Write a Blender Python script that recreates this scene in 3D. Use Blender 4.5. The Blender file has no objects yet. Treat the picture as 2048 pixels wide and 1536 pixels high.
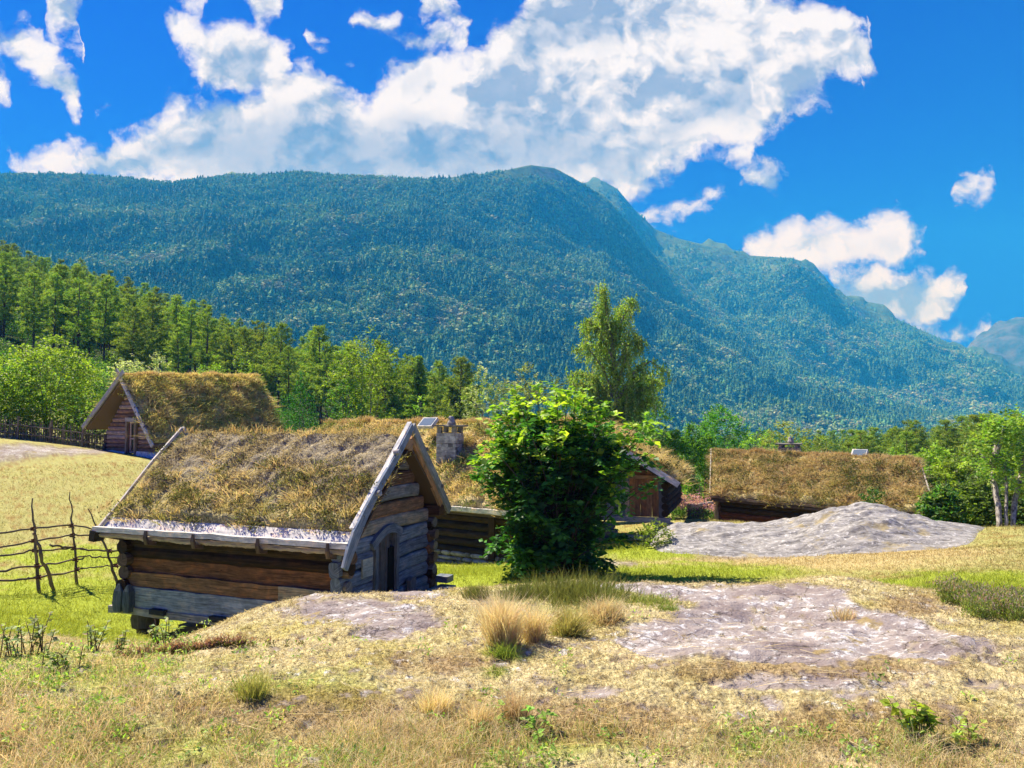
import bpy, math, random
import numpy as np
from mathutils import Vector
random.seed(7); RNG = np.random.default_rng(11)
sc = bpy.context.scene
# ------------------------------------------------------------------ camera, light, exposure
F = 1500.0; PITCH = math.atan(77 / 1500)          # focal length in pixels of a 2048 wide frame
cam = bpy.data.objects.new('camera', bpy.data.cameras.new('camera')); sc.collection.objects.link(cam)
cam.rotation_euler = (math.pi / 2 + PITCH, 0, 0); cam.data.sensor_width = 36; cam.data.lens = F / 2048 * 36
cam.data.clip_start = 0.1; cam.data.clip_end = 30000; sc.camera = cam
SUN_EL = math.radians(54); SH = (-0.82, 0.57)       # horizontal direction towards the sun
sun = bpy.data.objects.new('sun', bpy.data.lights.new('sun', 'SUN')); sc.collection.objects.link(sun)
sun.data.energy = 5.0; sun.data.angle = math.radians(0.5); sun.data.color = (0.93, 0.94, 0.92)     # the air between warms it
SD = Vector((SH[0] * math.cos(SUN_EL), SH[1] * math.cos(SUN_EL), math.sin(SUN_EL))).normalized()
sun.rotation_euler = SD.to_track_quat('Z', 'Y').to_euler()
sc.view_settings.view_transform = 'Standard'; sc.view_settings.look = 'None'
sc.view_settings.exposure = 1.12; sc.view_settings.gamma = 1.0
sc.cycles.use_denoising = True
sc.cycles.volume_bounces = 0; sc.cycles.max_bounces = 6; sc.cycles.diffuse_bounces = 3
sc.cycles.transparent_max_bounces = 8; sc.cycles.glossy_bounces = 2; sc.cycles.sample_clamp_indirect = 4

def P(u, v, Y):                                     # photograph pixel at forward distance Y -> world point
    a = (u - 1024) / F; b = (768 - v) / F
    d = np.array([a, math.cos(PITCH) - b * math.sin(PITCH), math.sin(PITCH) + b * math.cos(PITCH)])
    return d * Y / d[1]
def proj(V):
    fw = V[:, 1] * math.cos(PITCH) + V[:, 2] * math.sin(PITCH); up = -V[:, 1] * math.sin(PITCH) + V[:, 2] * math.cos(PITCH)
    fw = np.where(fw > 0.05, fw, 0.05)
    return 1024 + F * V[:, 0] / fw, 768 - F * up / fw

# ------------------------------------------------------------------ node helper: sockets with arithmetic
class S:
    def __init__(s, t, o): s.t, s.o = t, o
    def _m(s, op, *a):
        n = s.t.nodes.new('ShaderNodeMath'); n.operation = op
        for i, x in enumerate((s,) + a): lnk(s.t, x, n.inputs[i])
        return S(s.t, n.outputs[0])
    def __add__(s, b): return s._m('ADD', b)
    def __sub__(s, b): return s._m('SUBTRACT', b)
    def __mul__(s, b): return s._m('MULTIPLY', b)
    def __truediv__(s, b): return s._m('DIVIDE', b)
    def mx(s, b): return s._m('MAXIMUM', b)
    def mn(s, b): return s._m('MINIMUM', b)
    def sm(s, b, k): return s._m('SMOOTH_MAX', b, k)
    def gt(s, b): return s._m('GREATER_THAN', b)
    def exp(s): return s._m('EXPONENT')
    def pw(s, b): return s._m('POWER', b)
def lnk(t, x, i):
    if isinstance(x, S): t.links.new(x.o, i)
    elif x is not None:
        try: i.default_value = x
        except Exception: i.default_value = (*x, 1.0)
class T:                                            # a node tree with short verbs
    def __init__(s, t): s.t = t
    def n(s, kind, out=0, props=None, **inp):
        n = s.t.nodes.new('ShaderNode' + kind)
        for k, v in (props or {}).items(): setattr(n, k, v)
        for k, v in inp.items():
            i = n.inputs[int(k[1:])] if k[0] == 'i' and k[1:].isdigit() else n.inputs[k.replace('_', ' ')]
            lnk(s.t, v, i)
        return S(s.t, n.outputs[out])
    def noise(s, vec, scale, detail=4, rough=.55, dist=0, out=0, dim='3D'):
        return s.n('TexNoise', out, dict(noise_dimensions=dim), Vector=vec, Scale=scale, Detail=detail, Roughness=rough, Distortion=dist)
    def rng(s, x, a, b, c=0., d=1., smooth=False):
        return s.n('MapRange', 0, dict(interpolation_type='SMOOTHSTEP' if smooth else 'LINEAR'), Value=x, From_Min=a, From_Max=b, To_Min=c, To_Max=d)
    def mix(s, f, a, b, mode='MIX'):
        n = s.t.nodes.new('ShaderNodeMix'); n.data_type = 'RGBA'; n.blend_type = mode
        lnk(s.t, f, n.inputs[0]); lnk(s.t, a, n.inputs[6]); lnk(s.t, b, n.inputs[7]); return S(s.t, n.outputs[2])
    def vmul(s, v, m): return s.n('VectorMath', 0, dict(operation='MULTIPLY'), i0=v, i1=m)
    def vadd(s, v, m): return s.n('VectorMath', 0, dict(operation='ADD'), i0=v, i1=m)
    def attr(s, name, out='Vector', typ='GEOMETRY'):
        n = s.t.nodes.new('ShaderNodeAttribute'); n.attribute_name = name; n.attribute_type = typ; return S(s.t, n.outputs[out])
    def bump(s, h, strength=.5, dist=.02): return s.n('Bump', 0, None, Height=h, Strength=strength, Distance=dist)
def material(name):
    m = bpy.data.materials.new(name); m.use_nodes = True; m.node_tree.nodes.clear()
    t = T(m.node_tree); out = m.node_tree.nodes.new('ShaderNodeOutputMaterial')
    return m, t, out
def finish(m, t, out, col, rough=.85, normal=None, spec=.25, trans=0.0, tcol=None):
    kw = dict(Base_Color=col, Roughness=rough); kw['Specular IOR Level'.replace(' ', '_')] = spec
    if normal is not None: kw['Normal'] = normal
    b = t.n('BsdfPrincipled', 0, None, **kw)
    if trans:
        tr = t.n('BsdfTranslucent', 0, None, Color=tcol if tcol is not None else col)
        b = t.n('MixShader', 0, None, i0=trans, i1=b, i2=tr)
    t.t.links.new(b.o, out.inputs[0]); return m

# ------------------------------------------------------------------ sky
w = bpy.data.worlds.new('World'); sc.world = w; w.use_nodes = True; w.node_tree.nodes.clear()
t = T(w.node_tree); wo = w.node_tree.nodes.new('ShaderNodeOutputWorld')
sky = t.n('TexSky', 0, dict(sky_type='NISHITA', sun_disc=False, sun_elevation=SUN_EL, sun_rotation=math.atan2(SH[0], SH[1]), altitude=200, air_density=1.0, dust_density=0.15, ozone_density=3.0))
skyc = t.mix(1.0, sky, (0.005, 0.050, 0.60, 1), 'MULTIPLY')
gen = t.n('TexCoord', 0)
sep = w.node_tree.nodes.new('ShaderNodeSeparateXYZ'); t.t.links.new(gen.o, sep.inputs[0])
dx, dy, dz = (S(t.t, sep.outputs[i]) for i in range(3))
fw_ = (dy * math.cos(PITCH) + dz * math.sin(PITCH)).mx(0.05); ux = dx / fw_; uz = (dz * math.cos(PITCH) - dy * math.sin(PITCH)) / fw_
q0 = t.n('CombineXYZ', 0, None, X=ux, Y=uz, Z=0.0)             # a direction as two slopes
def add3(a, b): return t.n('VectorMath', 0, dict(operation='ADD'), i0=a, i1=b)
wA = t.vmul(t.vadd(t.noise(q0, 7.0, 3, .55, out=1, dim='2D'), (-.5, -.5, -.5)), (.055, .045, 0))
wB = t.vmul(t.vadd(t.noise(q0, 26.0, 3, .6, out=1, dim='2D'), (-.5, -.5, -.5)), (.026, .022, 0))
qw = add3(add3(q0, wA), wB); sq = t.n('SeparateXYZ', 0, None, Vector=qw); wx = S(t.t, sq.o.node.outputs[0]); wz = S(t.t, sq.o.node.outputs[1])
cu = (wx * F + 1024.0 + 200.0) / 2448.0; cv = wz * -F + 768.0      # azimuth 0..1 over the view, height in the same unit as the lists
def fcurve(pts):                                     # piecewise linear lookup
    n = t.t.nodes.new('ShaderNodeFloatCurve'); c = n.mapping.curves[0]; n.mapping.use_clip = False; n.mapping.extend = 'HORIZONTAL'
    pts = [((u + 200) / 2448, (v + 100) / 900) for u, v in pts]
    c.points[0].location = pts[0]; c.points[1].location = pts[-1]
    for p in pts[1:-1]: c.points.new(*p)
    for p in c.points: p.handle_type = 'VECTOR'
    n.mapping.update(); t.t.links.new(cu.o, n.inputs['Value']); return S(t.t, n.outputs[0]) * 900.0 - 100.0
def layer(L):
    """L: runs of (u, top, bottom); gaps between the runs are empty sky"""
    C_, H_ = [], []
    for run in L:
        u0, a, b = run[0]; C_.append((u0 - 14, (a + b) / 2)); H_.append((u0 - 14, -60))
        for u, a, b in run: C_.append((u, (a + b) / 2)); H_.append((u, (b - a) / 2))
        u1, a, b = run[-1]; C_.append((u1 + 14, (a + b) / 2)); H_.append((u1 + 14, -60))
    C_ = [(-200, C_[0][1])] + C_ + [(2248, C_[-1][1])]; H_ = [(-200, H_[0][1] if L[0][0][0] > -150 else L[0][0][2] / 2)] + H_ + [(2248, -60)]
    return (fcurve(H_) - (cv - fcurve(C_))._m('ABSOLUTE')) / 60.0
B0 = layer([[(15,322,345),(60,316,362),(110,300,368),(150,292,372),(218,302,380),(232,275,385),(290,240,390),(350,200,390),(420,190,390),(500,178,400),(560,150,400),(640,150,400),(690,165,400),(725,185,400),(755,150,400),(800,115,400),(870,100,400),(930,125,400),(960,120,400),(985,75,400),(1020,40,400),(1060,-60,400),(1165,-60,385),(1250,-60,415),(1285,-60,410),(1340,-60,370),(1400,-60,320),(1460,-60,292),(1520,-40,250),(1590,0,222),(1640,14,190),(1690,35,160),(1725,75,145),(1742,115,128)]])
B1 = layer([[(-60,20,120),(0,42,100),(40,34,118),(65,42,140),(95,56,168),(112,108,190),(140,150,208),(160,188,212)],[(322,45,60),(345,22,82),(370,26,98),(400,50,115),(425,58,175),(470,50,188),(520,50,190),(560,72,190),(582,115,165)],[(612,72,92),(655,85,98)],[(705,38,52),(745,34,76),(800,52,112),(850,72,130),(905,40,110),(940,62,90)],
 [(1492,496,512),(1540,452,545),(1600,446,545),(1640,452,535),(1690,434,520),(1740,440,512),(1790,430,508),(1840,423,480),(1872,428,440)],[(1915,360,372),(1955,348,370),(1994,338,352)]])
B2 = layer([[(-60,120,230),(0,124,222),(14,150,220),(32,196,216)],[(104,-40,40),(140,-40,62),(168,28,62)],[(190,204,216),(228,200,214)],[(330,-40,8),(395,-40,10)],[(500,-40,20),(530,-40,60),(570,-30,56)],[(612,104,120),(655,98,124)],[(680,126,140),(705,124,138)],[(855,-20,50),(900,-10,45),(925,20,70)],[(1282,422,446),(1340,414,434),(1392,398,418),(1440,374,404),(1466,378,392)],
 [(1664,572,588),(1700,552,640),(1745,536,650),(1800,556,655),(1850,552,640),(1900,544,600),(1942,542,590)]])
B3 = layer([[(150,206,214),(160,203,211)],[(366,206,212),(374,206,212)],[(1440,292,312),(1462,278,312),(1498,272,296)],[(1662,185,205),(1690,168,198),(1712,160,176)],[(1700,38,60),(1728,45,90),(1738,60,72)],[(1750,144,156),(1764,144,156)],[(1790,640,660),(1850,634,682),(1930,640,690),(1985,648,662)]])
B4 = layer([[(1484,330,364),(1510,324,370),(1545,326,390),(1574,340,360)]])
BB = B0.mx(B1).mx(B2.mx(B3)).mx(B4).mn(1.6)
def dens(q, detail):
    n = t.noise(t.vmul(q, (1, 1.3, 1)), 7.5, detail, .58, 0.2, dim='2D')
    v = t.n('TexVoronoi', 0, dict(feature='F1', voronoi_dimensions='2D'), Vector=t.vmul(q, (1, 1.2, 1)), Scale=15.0, Detail=2.0, Roughness=.5)
    return (n - .5) * 1.65 + (v * -1.0 + .42) * .22
qs = add3(q0, wB)
N0 = dens(qs, 8.0); N1 = dens(t.vadd(qs, (-0.012, 0.018, 0)), 7.0); N2 = dens(t.vadd(qs, (-.035, .05, 0)), 6.0)
NF = t.noise(t.vmul(q0, (1, 1.2, 1)), 30.0, 6, .62, .3, dim='2D')
D0 = BB * .85 + N0 * 1.35 + (NF - .5) * .9 + .16
alpha = t.rng(D0, -.16, 0.46, 0, 1, True).mn(t.rng(D0, -.02, 1.0, .25, 1.0).mx(0.0) * 1.6)
g0 = layer([[(60,340,380),(250,330,400),(300,275,400),(500,235,400),(700,225,400),(860,250,400),(1000,220,400),(1150,250,400),(1250,300,380),(1330,230,300),(1500,150,230),(1620,130,180)],[(1560,500,580),(1700,490,580),(1800,470,500)]])
g1 = layer([[(440,95,150),(530,100,160)],[(640,170,215),(690,180,215)],[(800,135,180),(860,135,180)],[(1050,30,90),(1250,20,90)],[(1720,600,680),(1880,600,640)]])
grey = t.rng(g0.mx(g1) + N2 * .8, -.75, .75, 0, 1, True)
thick = t.rng(D0, .3, 1.3, 0, 1, True)
lit = t.rng((N0 - N1) * 1.9 + (N0 - N2) * 1.9 + (NF - .5) * .7 + (D0 * -.12 + .08), -.70, .75, 0, 1)
sh = (lit * 1.05 + .24).mx(0.0).mn(1.0) * (grey * thick * -.58 + 1.0) + (NF - .5) * .25 * thick
sh = sh.mx(0.0).mn(1.0)
cl = t.mix(sh, (0.50, 0.90, 1.85, 1), (4.1, 4.2, 4.4, 1))
front = t.rng(dy, 0.1, 0.25, 0, 1, True)
allc = t.mix(alpha * front, skyc, cl)
# plain broken cloud everywhere behind the camera keeps the light from the sky realistic
w.cycles.sampling_method = 'MANUAL'; w.cycles.sample_map_resolution = 256
bg = t.n('Background', 0, None, Color=allc, Strength=0.11)
t.t.links.new(bg.o, wo.inputs[0])

# ------------------------------------------------------------------ numpy noise
def _h(ix, iy, s):
    h = (ix.astype(np.int64) * 374761393 + iy.astype(np.int64) * 668265263 + s * 974634777) & 0xffffffff
    h = ((h ^ (h >> 13)) * 1274126177) & 0xffffffff; return (h ^ (h >> 16)) / 4294967296.0
def pn(x, y, s=0):
    ix, iy = np.floor(x), np.floor(y); fx, fy = x - ix, y - iy
    ux, uy = fx * fx * fx * (fx * (fx * 6 - 15) + 10), fy * fy * fy * (fy * (fy * 6 - 15) + 10)
    def g(a, b):
        an = _h(ix + a, iy + b, s) * 2 * np.pi; return np.cos(an) * (fx - a) + np.sin(an) * (fy - b)
    a, b, c, d = g(0, 0), g(1, 0), g(0, 1), g(1, 1)
    return 1.4 * ((a * (1 - ux) + b * ux) * (1 - uy) + (c * (1 - ux) + d * ux) * uy)
def fbm(x, y, o=4, s=0, r=.5):
    v = 0; a = 1; n = 0
    for i in range(o): v = v + a * pn(x * 2 ** i + 17.3 * i, y * 2 ** i - 9.1 * i, s + i); n += a; a *= r
    return v / n
def ss(a, b, x): x = np.clip((x - a) / (b - a), 0, 1); return x * x * (3 - 2 * x)

# ------------------------------------------------------------------ objects
def link(o, parent=None):
    sc.collection.objects.link(o)
    if parent is not None: o.parent = parent
    return o
def tag(o, label=None, cat=None, group=None, kind=None):
    for k, v in (('label', label), ('category', cat), ('group', group), ('kind', kind)):
        if v: o[k] = v
    return o
def empty(name, loc=(0, 0, 0), rz=0, **k):
    o = bpy.data.objects.new(name, None); o.location = loc; o.rotation_euler = (0, 0, rz); o.empty_display_size = .3
    link(o); return tag(o, **k)
def mesh(name, V, faces, mat, col=None, parent=None, smooth=False, vec=None, link_it=True):
    """faces: list of (m,3) / (m,4) int arrays; col: (n,3) vertex colours; parent offset is removed from V"""
    V = np.asarray(V, np.float32)
    if parent is not None and isinstance(parent, bpy.types.Object):
        M = np.array(wmat(parent).inverted()); V = V @ M[:3, :3].T.astype(np.float32) + M[:3, 3].astype(np.float32)
    me = bpy.data.meshes.new(name); faces = [np.asarray(f, np.int32) for f in faces if len(f)]
    nl = sum(f.size for f in faces); nf = sum(len(f) for f in faces)
    me.vertices.add(len(V)); me.vertices.foreach_set('co', V.ravel())
    me.loops.add(nl); me.loops.foreach_set('vertex_index', np.concatenate([f.ravel() for f in faces]))
    ls = []; k = 0
    for f in faces: ls.append(k + np.arange(len(f)) * f.shape[1]); k += f.size
    me.polygons.add(nf); me.polygons.foreach_set('loop_start', np.concatenate(ls).astype(np.int32))
    me.update(calc_edges=True)
    me.polygons.foreach_set('use_smooth', np.full(nf, bool(smooth)))
    if col is not None:
        a = me.color_attributes.new('Col', 'FLOAT_COLOR', 'POINT'); c = np.ones((len(V), 4), np.float32); c[:, :3] = col; a.data.foreach_set('color', c.ravel())
    if vec is not None:
        a = me.attributes.new('g', 'FLOAT_VECTOR', 'POINT'); a.data.foreach_set('vector', np.asarray(vec, np.float32).ravel())
    me.validate(); me.materials.append(mat)
    o = bpy.data.objects.new(name, me)
    if link_it: link(o, parent)
    return o
def wmat(o):
    from mathutils import Matrix
    m = Matrix.LocRotScale(o.location, o.rotation_euler, o.scale)
    return m if o.parent is None else wmat(o.parent) @ m
def nrm(a): a = np.asarray(a, float); return a / (np.linalg.norm(a, axis=-1, keepdims=True) + 1e-9)
def grid_faces(r, c):
    i = np.arange(r - 1)[:, None] * c + np.arange(c - 1)[None]; i = i.ravel(); return np.stack([i, i + 1, i + c + 1, i + c], 1)

class MB:                                           # collects beams, logs and boxes; builds ONE mesh
    def __init__(s): s.V = []; s.Fq = []; s.C = []; s.G = []; s.n = 0
    def add(s, V, Fq, col, G=None):
        V = np.asarray(V, float); Fq = np.asarray(Fq)
        s.V.append(V); s.Fq.append(Fq + s.n); s.n += len(V)
        s.C.append(np.broadcast_to(np.asarray(col, float), (len(V), 3))); s.G.append(np.zeros((len(V), 3)) if G is None else G)
    def tube(s, pts, ru, rv=None, up=(0, 0, 1), sides=8, col=(.3, .25, .2), square=False, jit=0., cap=True, ang0=None, hewn=False):
        """swept section along pts; ru half width (sideways), rv half height (along up)"""
        pts = np.asarray(pts, float); n = len(pts); ru = np.broadcast_to(np.asarray(ru, float), (n,)); rv = ru if rv is None else np.broadcast_to(np.asarray(rv, float), (n,))
        tg = nrm(np.gradient(pts, axis=0)); up = np.asarray(up, float); sd = nrm(np.cross(tg, up)); u2 = np.cross(sd, tg)
        if square:
            an = None; sx = np.array([-1, 1, 1, -1.]); sy = np.array([-1, -1, 1, 1.]); sides = 4
        else:
            an = np.arange(sides) / sides * 2 * np.pi + (np.pi / sides if ang0 is None else ang0); sx = np.cos(an); sy = np.sin(an)
            if hewn: sx = np.sign(sx) * np.abs(sx) ** .45; sy = np.sign(sy) * np.abs(sy) ** .45
        J = 1 + RNG.normal(0, jit, (n, sides)) if jit else np.ones((n, sides))
        V = pts[:, None] + sd[:, None] * (sx * J * ru[:, None])[..., None] + u2[:, None] * (sy * J * rv[:, None])[..., None]
        L = np.concatenate([[0], np.cumsum(np.linalg.norm(np.diff(pts, axis=0), axis=1))]); rid = RNG.random() * 50
        G = np.zeros((n, sides, 3)); G[..., 0] = L[:, None]; G[..., 1] = (sy * rv[:, None]) + (sx * ru[:, None]) * .7; G[..., 2] = rid
        V = V.reshape(-1, 3); G = G.reshape(-1, 3); fs = []
        a = (np.arange(n - 1)[:, None] * sides + np.arange(sides)[None]); b = (np.arange(n - 1)[:, None] * sides + (np.arange(sides)[None] + 1) % sides)
        fs = np.stack([a, b, b + sides, a + sides], -1).reshape(-1, 4)
        if cap and sides == 4: fs = np.concatenate([fs, [[3, 2, 1, 0]], [[(n - 1) * 4 + k for k in range(4)]]])
        elif cap:
            base = len(V); V = np.concatenate([V, pts[:1], pts[-1:]]); G = np.concatenate([G, G[:1], G[-1:]])
            k = np.arange(sides); k2 = (k + 1) % sides
            # quads built from two neighbouring cap triangles (sides is even)
            e = k[::2]; fs = np.concatenate([fs, np.stack([np.full(len(e), base), (e + 2) % sides, e + 1, e], 1), np.stack([np.full(len(e), base + 1), (n - 1) * sides + e, (n - 1) * sides + e + 1, (n - 1) * sides + (e + 2) % sides], 1)])
        s.add(V, fs, col, G)
    def beam(s, p0, p1, w, h, up=(0, 0, 1), col=(.3, .25, .2), seg=6, wob=.004, **k):
        p0, p1 = np.asarray(p0, float), np.asarray(p1, float); tt = np.linspace(0, 1, seg + 1)[:, None]
        pts = p0 + (p1 - p0) * tt; pts = pts + RNG.normal(0, wob, pts.shape)
        s.tube(pts, w / 2 * (1 + RNG.normal(0, wob * 2, seg + 1)), h / 2 * (1 + RNG.normal(0, wob * 2, seg + 1)), up, col=col, square=True, **k)
    def log(s, p0, p1, r, h=None, col=(.3, .25, .2), seg=14, wob=.01, sides=10, **k):
        p0, p1 = np.asarray(p0, float), np.asarray(p1, float); tt = np.linspace(0, 1, seg + 1)
        L = np.linalg.norm(p1 - p0); sd = RNG.integers(1000)
        pts = p0 + (p1 - p0) * tt[:, None]; pts[:, 2] += fbm(tt * L * 1.2, tt * 0 + sd, 3, int(sd)) * wob * 2
        rr = r * (1 + .08 * fbm(tt * L * 2, tt * 0 + sd + 9, 3, int(sd)))
        s.tube(pts, rr, None if h is None else rr / r * h, col=col, sides=sides, jit=.02, **k)
    def build(s, name, mat, parent=None, smooth=False):
        return mesh(name, np.concatenate(s.V), [np.concatenate(s.Fq)], mat, np.concatenate(s.C), parent, smooth, np.concatenate(s.G))

# ------------------------------------------------------------------ shared materials
def wood_mat(name, dark=.55, gscale=1.0, bump=.6):
    m, t, out = material(name)
    g = t.attr('g'); c = t.attr('Col', 'Color')
    st = t.vmul(g, (1.3 * gscale, 26 * gscale, 3.7))
    n1 = t.noise(st, 2.0, 6, .65, .6); n2 = t.noise(t.vmul(g, (3, 5, 3.7)), 1.6, 4, .6, .3); n3 = t.noise(t.vmul(g, (.8, 60, 3.7)), 2.5, 3, .6, .4)
    cr = t.rng(n3, .62, .72, 0, 1)                                 # drying cracks
    f = t.rng(n1, .3, .7, dark, 1.35) * t.rng(n2, .3, .7, .65, 1.3)
    cc = t.mix(1.0, c, t.n('CombineColor', 0, None, Red=f, Green=f, Blue=f), 'MULTIPLY')
    warm = t.mix(t.rng(n2, .5, .68, 0, .45), cc, t.mix(1.0, cc, (1.5, .95, .55, 1), 'MULTIPLY'))
    col = t.mix(cr * .75, warm, (.015, .012, .01, 1))
    kn = t.n('TexVoronoi', 0, None, Vector=t.vmul(g, (2.2, 7, 3.7)), Scale=1.0)
    col = t.mix(t.rng(kn, .03, .09, .8, 0), col, (.03, .018, .01, 1))
    return finish(m, t, out, col, .88, t.bump(n1 - cr * .8, bump, .012), .2)
M_wood = wood_mat('weathered_wood'); M_pale = wood_mat('pale_bark', .92, .4, .25); M_log = wood_mat('log_timber', .35, .8, .9)
def leaf_mat(name, trans=.4, rough=.5, spec=.3, tmul=(1.25, 1.35, .45, 1)):
    m, t, out = material(name); c = t.attr('Col', 'Color')
    oi = t.n('ObjectInfo', 5 if False else 0); rnd = S(t.t, oi.o.node.outputs['Random'])
    c2 = t.n('HueSaturation', 0, None, Hue=t.rng(rnd, 0, 1, .485, .512), Saturation=1.0, Value=t.rng(rnd, 0, 1, .8, 1.2), Color=c)
    return finish(m, t, out, c2, rough, None, spec, trans, t.mix(1.0, c2, tmul, 'MULTIPLY'))
M_leaf = leaf_mat('leaf', .48); M_needle = leaf_mat('needle', .38, .6, .15); M_dry = leaf_mat('dry_grass', .5, .7, .15, (1.15, 1.05, .8, 1))
m, t, out = material('bark'); c = t.attr('Col', 'Color'); g = t.n('TexCoord', 3)
n1 = t.noise(t.vmul(g, (6, 6, 1.5)), 3, 5, .6); M_bark = finish(m, t, out, t.mix(t.rng(n1, .42, .6, 0, .8), c, (.04, .03, .025, 1)), .9, t.bump(n1, .6, .03), .1)
m, t, out = material('stone'); c = t.attr('Col', 'Color'); g = t.n('TexCoord', 3)
n1 = t.noise(g, 7, 7, .65); n2 = t.noise(g, 31, 4, .6)
M_stone = finish(m, t, out, t.mix(1.0, c, t.mix(t.rng(n1, .3, .7), (.5, .5, .5, 1), (1.4, 1.38, 1.3, 1)), 'MULTIPLY'), .9, t.bump(n1 * .7 + n2 * .3, .7, .03), .2)
m, t, out = material('dark_glass'); M_glass = finish(m, t, out, (.015, .018, .02, 1), .08, None, .5)
m, t, out = material('skylight_glass'); M_sky = finish(m, t, out, (.12, .16, .2, 1), .05, None, .9)
HAZE = 2.8e-4
# ------------------------------------------------------------------ ground heights
CP = []
for u, v, Y in [(0,1536,3.5),(512,1536,3.55),(1024,1536,3.55),(1536,1536,3.55),(2048,1536,3.55),(0,1400,4.4),(512,1400,4.4),(1024,1400,4.4),(1536,1400,4.4),(2048,1400,4.35),
 (0,1318,5.6),(150,1318,5.6),(250,1318,5.7),(310,1306,5.9),(380,1284,6.2),(430,1260,6.5),(500,1228,6.8),(600,1196,7.0),(700,1187,7.2),(850,1179,7.4),(1000,1173,7.5),(1150,1168,7.7),(1300,1171,7.6),(1450,1169,7.7),(1600,1163,7.9),(1680,1158,8.0),(1780,1172,7.6),(1880,1190,7.3),(2048,1225,6.7),
 (700,1300,5.35),(220,1306,7.2),(270,1305,7.2),(310,1302,7.2),(350,1290,7.2),(390,1274,7.2),(430,1256,7.1),(480,1236,7.1),(1024,1300,5.35),(1400,1300,5.35),(1700,1290,5.5),(1024,1235,6.2),(1500,1230,6.3),(700,1240,6.1),(1900,1300,5.3),
 (250,1296,9),(250,1284,14),(340,1290,13),(330,1296,9),(100,1275,9),(100,1240,13),(0,1240,12.5),(-200,1240,12.5),(78,1188,16.2),(180,1168,17.3),(-100,1190,16),(120,1110,20),(0,1110,20),(0,1040,23),(200,1020,24.5),(100,960,28),(250,960,29),(0,925,31),(-150,925,31),(240,917,34),(310,928,33),(80,897,34),(0,892,33),(-150,890,34),(-150,1040,23),
 (900,1165,16.5),(900,1150,19),(850,1130,23),(1030,1130,21),(1120,1152,16),(1250,1112,19.8),(1200,1140,17.5),(1200,1090,25.0),(1260,1088,25.0),(1310,1084,25.6),(1230,1083,28),(1340,1078,27.5),(1300,1097,21),(1500,1128,18.4),(1500,1102,21),(1700,1102,20.5),(1900,1097,19.5),(1700,1130,16),(1900,1130,14.5),(2048,1062,21.5),(1990,1057,24),(2200,1062,21),(2000,1100,17),(2000,1150,12),(2000,1195,8.6),(2250,1150,12),(2250,1250,6.5),(1420,1046,27.5),(1370,1040,31),(1380,1012,38),(1900,1065,25)]:
    CP.append(P(u, v, Y))
for u, Y, z in [(600,9,-2.4),(600,11,-3.5),(850,9.5,-2.3),(850,11.5,-3.1),(1100,9.5,-2.3),(1100,12,-3.0),(1350,9.6,-2.3),(1350,12,-2.95),(1600,9.8,-2.3),(1600,13,-2.9),(1800,10,-2.25),
 (420,13,-4.05),(420,16,-4.0),(650,13.2,-3.95),(780,15.5,-3.9),(450,19,-3.9),(560,24,-3.9),(500,30,-3.0),(700,30,-4.3),(350,26,-2.4),(430,34,-2.4),
 (1250,30,-4.4),(1000,30,-4.6),(1500,33,-4.6),(1650,30,-4.3),(1850,26.5,-3.9),(1800,36,-4.8),(1500,42,-5.4),(1900,45,-6.5),(2300,45,-6),
 (0,45,-0.4),(0,60,1.5),(0,80,5),(0,120,14),(0,160,24),(0,220,37),(-400,60,3),(-400,120,18),(-400,220,48),(200,50,-1),(200,80,3),(200,120,10),(200,160,18),(200,220,31),
 (330,60,-1.2),(330,120,7),(330,160,12),(330,200,22),(450,60,-2),(450,120,4.5),(450,190,14),(560,60,-3),(560,120,2),(560,180,6.5),(700,60,-4.5),(700,120,-1.5),(700,170,2),(820,60,-5.5),(820,150,-2.5),(900,150,-4),
 (1050,60,-6),(1050,150,-8),(1400,60,-7),(1400,100,-9),(1700,60,-7.5),(1700,100,-9.5),(2048,60,-7),(2048,120,-9),(2400,100,-8),(1400,200,-14),(2048,250,-16),
 (-400,400,40),(200,400,18),(700,350,-5),(1024,400,-22),(1700,400,-26),(2400,400,-24)]:
    q = P(u, 845, Y); CP.append(np.array([q[0], q[1], z]))
for r in (1.0, 2.2):
    for k in range(8):
        a = k * math.pi / 4; CP.append(np.array([math.sin(a) * r, math.cos(a) * r, -1.62]))
for k in range(3, 10):
    a = math.radians(k * 30)
    for r, z in ((6, -1.8), (20, -2.6), (60, -3), (200, -5), (400, -10)): CP.append(np.array([math.sin(a) * r, math.cos(a) * r, z]))
for k in range(12):
    a = math.radians(k * 30)
    for r, z in ((900, -40), (3000, -42), (7000, -42)): CP.append(np.array([math.sin(a) * r, math.cos(a) * r, z]))
CP = np.array(CP)
def warp(x, y):
    r = np.sqrt(x * x + y * y + .01); return np.stack([x / r * 2.6, y / r * 2.6, np.log(r + .6) * 2.2], -1)
_W = warp(CP[:, 0], CP[:, 1]); _D = np.linalg.norm(_W[:, None] - _W[None], axis=2)
_A = np.linalg.solve(-_D - np.eye(len(CP)) * .02 + 0 * _D, CP[:, 2] - CP[:, 2].mean()) if False else np.linalg.lstsq(np.concatenate([-np.sqrt(_D ** 2 + .01), np.eye(len(CP)) * .006]), np.concatenate([CP[:, 2] - CP[:, 2].mean(), np.zeros(len(CP))]), rcond=None)[0]
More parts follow.
